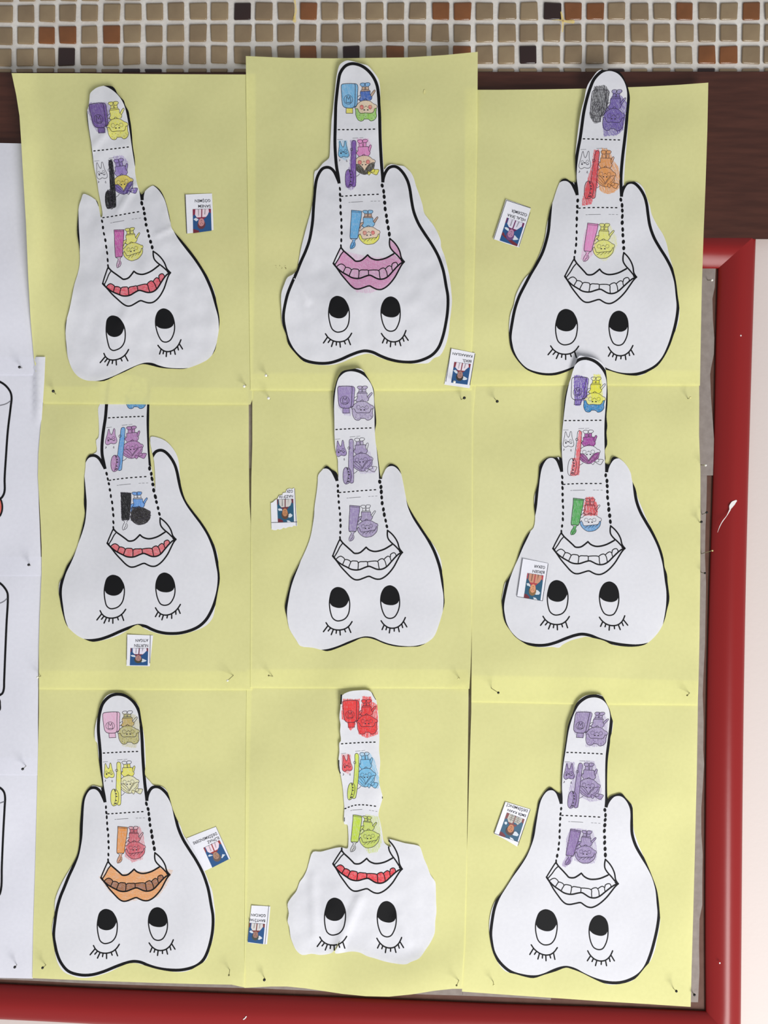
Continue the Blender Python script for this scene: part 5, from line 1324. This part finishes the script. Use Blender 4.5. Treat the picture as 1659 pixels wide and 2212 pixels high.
# ------------------------------------------------------------------ name cards with small portrait prints and printed names
CARDS = [
    # crop origin, scale, outline, photo quad, text lines (text, start, end, up), border segments, base height fn key, label, colours (shirt, hair, skin, collar)
    ((390, 410), 20.74, [(215, 215), (800, 188), (1410, 165), (1450, 1000), (1480, 1800), (900, 1890), (285, 1960), (250, 1000)], [(545, 870), (1360, 850), (1390, 1830), (565, 1945)],
     [('SANEM', (1350, 675), (795, 675), (0, 122)), ('GÖŞMEN', (1335, 425), (645, 440), (2, 122))], [((212, 225), (282, 1955), 1.3)], ('s', 0),
     'name card right of the creased top left tooth, portrait with pinkish white shirt', ((206, 190, 198), (92, 50, 58), (176, 122, 124), (120, 40, 62))),
    ((955, 745), 20.74, [(405, 160), (950, 265), (1490, 375), (1365, 1150), (1230, 1945), (660, 1860), (100, 1780), (250, 1000)], [(550, 765), (1285, 860), (1135, 1785), (405, 1690)],
     [('BERİL', (1318, 690), (922, 640), (-14, 108)), ('KARAASLAN', (1368, 470), (485, 335), (-18, 108))], [((405, 165), (170, 1640), 1.1), ((1475, 400), (1245, 1800), 1.1)], ('s', 1),
     'name card pinned at lower right corner of top middle sheet, white pin in portrait', ((206, 196, 204), (50, 46, 44), (150, 112, 104), (118, 46, 56))),
    ((1055, 425), 18.43, [(700, 105), (1200, 270), (1690, 450), (1470, 1230), (1225, 2025), (700, 1860), (190, 1680), (450, 890)], [(740, 830), (1440, 1060), (1145, 1975), (450, 1740)],
     [('HİLAL İKRA', (1488, 885), (775, 668), (-30, 105)), ('ÖZDEMİR', (1552, 685), (938, 495), (-30, 108))], [((720, 140), (1680, 450), 1.0), ((720, 140), (215, 1690), 1.0), ((1660, 620), (1215, 1990), .8)], ('s', 2),
     'tilted name card left of top right tooth, portrait with red diagonal band', ((196, 192, 206), (96, 64, 108), (160, 118, 146), (96, 34, 78))),
    ((265, 1365), 23.7, [(235, 135), (900, 155), (1560, 180), (1470, 1000), (1385, 1760), (800, 1750), (195, 1740), (215, 900)], [(400, 835), (1310, 835), (1280, 1720), (365, 1710)],
     [('NURTEN', (1305, 635), (595, 632), (0, 145)), ('ATIGAN', (1310, 368), (660, 380), (0, 142))], [((1415, 170), (1385, 1600), 1.0), ((225, 250), (205, 1420), .7)], ('s', 3),
     'name card below the left tooth of middle row, under the chin notch', ((204, 200, 212), (66, 62, 52), (158, 118, 112), (104, 52, 66))),
    ((580, 1045), 21.07, [(105, 880), (200, 840), (270, 770), (360, 700), (380, 720), (430, 640), (470, 545), (640, 500), (640, 440), (700, 410), (790, 400), (810, 300), (850, 250), (960, 215), (1080, 235), (1165, 190), (1200, 230), (1240, 900), (1300, 1730), (1310, 1920), (1240, 1930), (1150, 1900), (1080, 1970), (970, 1960), (880, 1980), (780, 2030), (680, 2000), (600, 2060), (500, 2090), (430, 2060), (350, 2110), (240, 2110), (140, 2080), (120, 1500)], [(385, 710), (1130, 690), (1160, 1740), (430, 1760)],
     [('NAZİF FA', (1115, 510), (470, 545), (0, 120)), ('OZK', (1110, 278), (815, 285), (0, 128))], [((1190, 220), (1265, 1910), .9), ((135, 1770), (1300, 1735), .9)], ('s', 4),
     'torn name card with ragged edges left of the centre tooth', ((186, 182, 178), (84, 62, 50), (170, 118, 82), (98, 46, 56))),
    ((1110, 1200), 20.74, [(390, 135), (970, 245), (1550, 360), (1425, 1200), (1290, 2040), (700, 1930), (130, 1840), (260, 980)], [(610, 790), (1330, 900), (1190, 2010), (445, 1890)],
     [('BİRSEN', (1382, 700), (850, 645), (-18, 120)), ('ÖZKAR', (1408, 480), (915, 422), (-16, 118))], [((395, 140), (135, 1835), .9), ((1540, 370), (1285, 2030), 1.0), ((135, 1840), (1280, 2035), .8)], ('t', 6),
     'name card glued on the right tooth of middle row, beside its left eye', ((182, 130, 108), (122, 92, 60), (196, 138, 104), (160, 58, 66))),
    ((405, 1785), 16.59, [(-30, 430), (500, 215), (1020, 15), (1290, 580), (1540, 1150), (1080, 1380), (600, 1610), (300, 1000)], [(570, 775), (1150, 500), (1480, 1180), (890, 1480)],
     [('ELİFNAZ', (1112, 365), (700, 540), (38, 86)), ('DEĞİRMENDERE', (1032, 215), (185, 575), (38, 88))], [((1020, 15), (1535, 1150), .8)], ('s', 6),
     'strongly tilted name card tucked against right side of the bottom left tooth', ((208, 190, 200), (92, 78, 72), (150, 116, 98), (138, 52, 48))),
    ((528, 1945), 22.1, [(340, 240), (800, 260), (1240, 290), (1165, 1200), (1080, 2095), (880, 2090), (500, 2050), (215, 2030), (150, 1985), (240, 1100)], [(240, 1075), (980, 1130), (890, 2085), (155, 1990)],
     [('BAHTİYAR', (992, 925), (205, 868), (-6, 122)), ('GÖKCAN', (1022, 675), (330, 640), (-6, 122))], [((1165, 270), (985, 2080), 1.1)], ('s', 7),
     'narrow name card at left edge of bottom middle sheet', ((190, 186, 184), (62, 68, 62), (142, 106, 94), (106, 44, 40))),
    ((1060, 1725), 18.43, [(590, 130), (1090, 285), (1590, 430), (1330, 1170), (1120, 1730), (1050, 1915), (600, 1640), (125, 1395), (360, 740)], [(650, 560), (1350, 830), (1070, 1720), (330, 1450)],
     [('EMİR KAAN', (1412, 650), (690, 410), (-32, 95)), ('DEĞİRMENCİ', (1485, 455), (655, 195), (-34, 98))], [((575, 150), (140, 1385), .9), ((1575, 440), (1085, 1870), .9), ((140, 1390), (1115, 1735), .8)], ('s', 8),
     'tilted name card left of the bottom right tooth, portrait with striped shirt', ((170, 166, 158), (72, 50, 46), (170, 112, 78), (110, 52, 54))),
]


def unit_poly(quad, pts):
    q = np.asarray(quad, float)
    p = np.asarray(pts, float)
    u, v = p[:, :1], p[:, 1:]
    return (1 - u) * (1 - v) * q[0] + u * (1 - v) * q[1] + u * v * q[2] + (1 - u) * v * q[3]


def text_mesh(s):
    cu = bpy.data.curves.new('print', 'FONT')
    cu.body = s
    cu.resolution_u = 3
    cu.offset = 0.003
    ob = bpy.data.objects.new('print', cu)
    COL.objects.link(ob)
    bpy.context.view_layer.update()
    dg = bpy.context.evaluated_depsgraph_get()
    me = bpy.data.meshes.new_from_object(ob.evaluated_get(dg))
    V = np.array([tuple(v.co)[:2] for v in me.vertices])
    F = [tuple(p.vertices) for p in me.polygons]
    bpy.data.objects.remove(ob)
    bpy.data.curves.remove(cu)
    bpy.data.meshes.remove(me)
    return V, F


CAPH = None
for ci, (o0, sc, outl, quad, texts, borders, (bk, bi), lab, (c_shirt, c_hair, c_skin, c_coll)) in enumerate(CARDS):
    c_shirt, c_hair, c_skin, c_coll = (pigment(c, .8) for c in (c_shirt, c_hair, c_skin, c_coll))
    to = lambda q: Z(q, o0, sc)
    base = sheet_h(bi) if bk == 's' else tooth_hf[bi]
    poly = ring(to(outl), 4)
    cen = poly.mean(0)
    curl = {2: 2.6, 6: 0.0}.get(ci, 0.9)
    xmin, xmax = poly[:, 0].min(), poly[:, 0].max()

    def hf(p, base=base, xmin=xmin, xmax=xmax, curl=curl, cy=cen[1]):
        p = np.asarray(p, float).reshape(-1, 2)
        e = (xmax - p[:, 0]) / (xmax - xmin)
        return base(p) + .45 + curl * np.clip(e, 0, 1) ** 2 * (.6 + .4 * np.clip((cy - p[:, 1]) / 60, -1, 1))
    t = thing('name_card', lab, 'name card', tuple(P([cen], float(hf([cen])[0]))[0]), 'name cards with small portraits')
    v, f = fill(poly, 8)
    mesh_obj('card', P(v, hf(v)), [tuple(q) for q in f], M_CARD, t)
    # portrait
    pq = to(quad)
    U = lambda q: unit_poly(pq, q)
    sl = Sheetlet()
    blue = mat('print_blue_%d' % (ci in (4, 5, 8)), (42, 88, 116) if ci in (4, 5, 8) else (40, 82, 132), .5, .3)
    cloud = mat('print_cloud', (206, 214, 222), .5, .3)
    redp = mat('print_red', (112, 44, 56), .5, .3)
    rsx = random.Random(40 + ci)
    jit = lambda q, a=.02: [(x + rsx.uniform(-a, a), y + rsx.uniform(-a, a)) for x, y in q]
    layers = [(blue, [(0, 0), (.25, 0), (.5, 0), (.75, 0), (1, 0), (1, .25), (1, .5), (1, .75), (1, 1), (.75, 1), (.5, 1), (.25, 1), (0, 1), (0, .75), (0, .5), (0, .25)])]
    if ci == 2:
        layers.append((redp, [(.02, .62), (.25, .7), (.6, .82), (1, .92), (1, 1), (.75, 1), (.4, .88), (0, .74)]))
    elif ci in (0, 4, 5, 8):
        layers.append((redp, [(0, .83), (.16, .85), (.34, .94), (.3, 1), (0, 1)]))
    layers.append((cloud, jit([(.62, .64), (.72, .61), (.84, .66), (.94, .72), (.88, .77), (.72, .8), (.62, .78)])))
    layers.append((cloud, jit([(.03, .42), (.14, .38), (.28, .44), (.31, .52), (.2, .51), (.08, .48)])))
    if ci in (4, 5, 8):
        layers.append((cloud, [(.55, .92), (.7, .93), (.82, 1), (.6, 1)]))
    shirt = mat('print_shirt_%d' % ci, c_shirt, .5, .3)
    shade = mat('print_fold_%d' % ci, tuple(int(c * .72) for c in c_shirt), .5, .3)
    hair = mat('print_hair_%d' % ci, c_hair, .5, .3)
    skin = mat('print_skin_%d' % ci, c_skin, .5, .3)
    skind = mat('print_skin_shade_%d' % ci, tuple(int(c * .74) for c in c_skin), .5, .3)
    coll = mat('print_collar_%d' % ci, c_coll, .5, .3)
    layers += [(coll, [(0, 0), (.16, 0), (.14, .22), (.05, .24), (0, .3)] if ci in (0, 1, 8) else [(0, 0), (.07, 0), (.06, .2), (0, .25)]),
               (coll, [(.88, 0), (1, 0), (1, .2), (.9, .16)]),
               (shirt, jit([(.13, 0), (.5, 0), (.88, 0), (.9, .14), (.8, .27), (.68, .36), (.45, .38), (.24, .36), (.12, .24)])),
               (shade, jit([(.3, .0), (.36, 0), (.34, .28), (.28, .3)])), (shade, jit([(.66, 0), (.72, 0), (.68, .24), (.64, .26)])),
               (coll, [(.47, 0), (.53, 0), (.51, .36), (.45, .36)])]
    if ci == 8:
        for yy in (.04, .12, .2):
            layers.append((shade, [(.2, yy), (.8, yy + .02), (.8, yy + .05), (.2, yy + .03)]))
    layers += [(coll, jit([(.2, .36), (.72, .35), (.6, .44), (.34, .45)])),
               (hair, [tuple(q) for q in disc((.46, .68), .22, .19, n=16)]),
               (skin, [tuple(q) for q in disc((.46, .575), .165, .175, n=16)]),
               (skind, [tuple(q) for q in disc((.40, .64), .035, .022, n=8)]), (skind, [tuple(q) for q in disc((.53, .64), .035, .022, n=8)]),
               (skind, [tuple(q) for q in disc((.465, .50), .05, .018, n=8)]), (skind, [(.44, .6), (.47, .55), (.49, .6)])]
    for li, (m, q) in enumerate(layers):
        q = np.clip(np.array(q, float), 0, 1)
        try:
            v, f = fill(U(q), 30)
            sl.add(v, f, m, li * .018)
        except Exception as ex:
            print('portrait', ci, li, ex)
    po = sl.build('portrait_print', hf, t, .15)
    po['label'] = 'small upside down portrait of a child before a blue sky with clouds'
    # names
    for s, a, b, up in texts:
        V, F = text_mesh(s)
        capV, _ = text_mesh('H')
        caph = capV[:, 1].max()
        a, b, up = np.array(a, float), np.array(b, float), np.array(up, float)
        x0, x1 = V[:, 0].min(), V[:, 0].max()
        pts = a + (V[:, :1] - x0) / (x1 - x0) * (b - a) + V[:, 1:] / caph * up
        sl = Sheetlet()
        sl.add(to(pts), F, M_TEXT)
        sl.build('printed_name', hf, t, .2)
    for a, b, w in borders:
        v, f = ribbon(resample(to([a, b]), 5), w)
        sl = Sheetlet()
        sl.add(v, f, M_FAINT if ci in (7, 6) else M_TEXT)
        sl.build('border_line', hf, t, .18)

# ------------------------------------------------------------------ pins
bmv, bmf = [], []
n = 12
rings = []
for i in range(1, 8):
    th = math.pi * i / 8
    rings.append([(math.sin(th) * math.cos(2 * math.pi * j / n), math.sin(th) * math.sin(2 * math.pi * j / n), math.cos(th)) for j in range(n)])
hv = [(0, 0, 1)] + [p for r_ in rings for p in r_] + [(0, 0, -1)]
hfaces = [(0, 1 + j, 1 + (j + 1) % n) for j in range(n)]
for i in range(6):
    hfaces += [(1 + i * n + j, 1 + (i + 1) * n + j, 1 + (i + 1) * n + (j + 1) % n, 1 + i * n + (j + 1) % n) for j in range(n)]
hfaces += [(len(hv) - 1, 1 + 6 * n + (j + 1) % n, 1 + 6 * n + j) for j in range(n)]
HEAD = {}
for nm, m in (('black', M_PBLACK), ('white', M_PWHITE), ('olive', M_POLIVE), ('pale', M_PBRASS)):
    me = bpy.data.meshes.new('pin_head_' + nm)
    me.from_pydata(hv, [], hfaces)
    me.materials.append(m)
    me.polygons.foreach_set('use_smooth', [True] * len(me.polygons))
    HEAD[nm] = me
nd = bpy.data.meshes.new('needle')
nd.from_pydata([(math.cos(2 * math.pi * j / 8), math.sin(2 * math.pi * j / 8), z) for z in (0, 1) for j in range(8)], [],
               [(j, (j + 1) % 8, 8 + (j + 1) % 8, 8 + j) for j in range(8)] + [tuple(range(8, 16)), tuple(range(7, -1, -1))])
nd.materials.append(M_STEEL)


def surf(p, keys):
    h = 2.2
    for k in keys:
        if k[0] == 's':
            h = max(h, float(sheet_h(k[1])([p])[0]))
        if k[0] == 'p':
            h = max(h, float(page_h(k[1])([p])[0]))
        if k[0] == 'g':
            h = max(h, k[1])
        if k[0] == 'c':
            h = max(h, float(sheet_h(k[1])([p])[0]) + 1.2)
    return h


PINS = [
    # head px, insertion px (or None), colour, head radius px, stand-off mm, surface keys, label
    ((115, 845), (121, 852), 'black', 3.2, 9, [('s', 0), ('s', 3)], 'black pin at lower left corner of top left yellow sheet'),
    ((42, 793), (48, 795), 'black', 3.0, 9, [('p', 0), ('p', 1)], 'black pin where first and second white pages overlap'),
    ((62, 1220), (66, 1222), 'black', 3.0, 8, [('p', 1), ('p', 2)], 'black pin where second and third white pages overlap'),
    ((49, 1661), (57, 1654), 'black', 3.0, 9, [('p', 2), ('p', 3)], 'black pin where third and lowest white pages overlap'),
    ((32, 2089), (37, 2084), 'black', 3.0, 8, [('p', 3)], 'black pin near bottom corner of lowest white page'),
    ((92, 2090.5), (100, 2084), 'black', 2.8, 8, [('s', 6)], 'black pin at lower left corner of bottom left yellow sheet'),
    ((81, 1463), (89, 1460), 'white', 2.4, 8, [('s', 3)], 'white pin on edge between third white page and yellow sheet'),
    ((527.5, 834.5), (532, 832), 'white', 3.0, 8, [('s', 0), ('s', 3)], 'white pin at lower right corner of top left yellow sheet'),
    ((574.5, 811), (579, 812.5), 'white', 3.0, 8, [('s', 1)], 'white pin at lower left corner of top middle yellow sheet'),
    ((580, 860), (584, 862), 'white', 3.3, 10, [('s', 4)], 'white pin at upper left corner of centre yellow sheet'),
    ((1003, 859.5), (995.5, 863.5), 'black', 3.3, 9, [('s', 4)], 'black pin at upper right corner of centre yellow sheet'),
    ((1074, 867), (1068.5, 861), 'black', 3.3, 9, [('s', 5)], 'black pin at upper left corner of right middle yellow sheet'),
    ((981.5, 825), (978, 823), 'white', 3.0, 7, [('c', 1)], 'white pin through the portrait on the name card under the pink lipped tooth'),
    ((1491, 858.5), (1485.5, 862), 'pale', 2.2, 8, [('s', 5)], 'pale pin at upper right corner of right middle yellow sheet'),
    ((491.5, 1470), (505, 1458), 'white', 2.4, 12, [('s', 3)], 'white pin with long needle at lower right corner of left middle sheet'),
    ((580.5, 1459.3), (590, 1461), 'olive', 1.9, 10, [('s', 4)], 'olive pin at lower left corner of centre yellow sheet'),
    ((990, 1465.5), (993, 1465), 'pale', 1.9, 6, [('s', 4)], 'tiny pale pin at lower right corner of centre yellow sheet'),
    ((1076.5, 1496.3), (1060.5, 1486), 'black', 2.7, 14, [('s', 5)], 'black pin with long needle at lower left corner of right middle sheet'),
    ((1484.5, 1502), (1490, 1496.5), 'olive', 1.9, 8, [('s', 5)], 'olive pin at lower right corner of right middle yellow sheet'),
    ((494.5, 2106.5), (496.3, 2094), 'olive', 2.0, 10, [('s', 6)], 'olive pin at lower right corner of bottom left yellow sheet'),
    ((571, 2116.5), (571.5, 2112), 'black', 3.2, 8, [('s', 7)], 'black pin at lower left corner of bottom middle yellow sheet'),
    ((986.3, 2128.5), (991.5, 2117), 'olive', 2.1, 11, [('s', 7)], 'olive pin at lower right corner of bottom middle yellow sheet'),
    ((1066.3, 2127.5), (1065, 2119), 'pale', 2.1, 9, [('s', 8)], 'pale pin at lower left corner of bottom right yellow sheet'),
    ((1461, 2141), (1454, 2134.5), 'black', 2.9, 9, [('s', 8)], 'black pin at lower right corner of bottom right yellow sheet'),
    ((1500, 2149), (1497.5, 2146), 'black', 3.0, 7, [('g', 3)], 'black pin in bottom right corner of the grey paper'),
    ((1538, 605), (1528, 605), 'white', 2.6, 11, [('g', 3.6)], 'white pin in grey paper just below the frame corner'),
    ((1524.3, 1005), (1514, 1004), 'white', 2.5, 9, [('s', 5)], 'white pin at bottom of the upper grey paper strip'),
    ((1526.5, 1107), (1516, 1111.5), 'black', 2.8, 9, [('g', 3.2)], 'upper of two close black pins in the lower grey strip'),
    ((1515, 1127.3), (1511, 1129), 'black', 2.9, 8, [('s', 5)], 'lower of two close black pins, on edge of yellow sheet'),
    ((1539, 1189.5), (1514, 1196.5), 'pale', 1.8, 16, [('g', 3.2)], 'slanted pin with long pale needle reaching the red frame'),
    ((1522.7, 1238), (1514, 1236.3), 'black', 2.4, 9, [('g', 3.2)], 'lone black pin in grey strip beside red frame, below the slanted pin'),
]
for head, ins, colr, rpx, so, keys, lab in PINS:
    ps = ins or head
    h0 = surf(ps, keys)
    a = Vector(P([ps], h0 - 1.0)[0])
    b = Vector(P([head], h0 + so)[0])
    t = thing('push_pin', lab, 'pin', a, 'pins holding the papers')
    d = b - a
    t.rotation_euler = d.to_track_quat('Z', 'Y').to_euler()
    ho = bpy.data.objects.new('head', HEAD[colr])
    COL.objects.link(ho)
    ho.parent = t
    ho.location = (0, 0, d.length)
    s = rpx * 0.000425
    ho.scale = (s, s, s)
    no = bpy.data.objects.new('needle', nd)
    COL.objects.link(no)
    no.parent = t
    no.scale = (.00033, .00033, d.length)

print('objects', len(bpy.data.objects), 'tris', sum(len(o.data.polygons) for o in bpy.data.objects if o.type == 'MESH'))
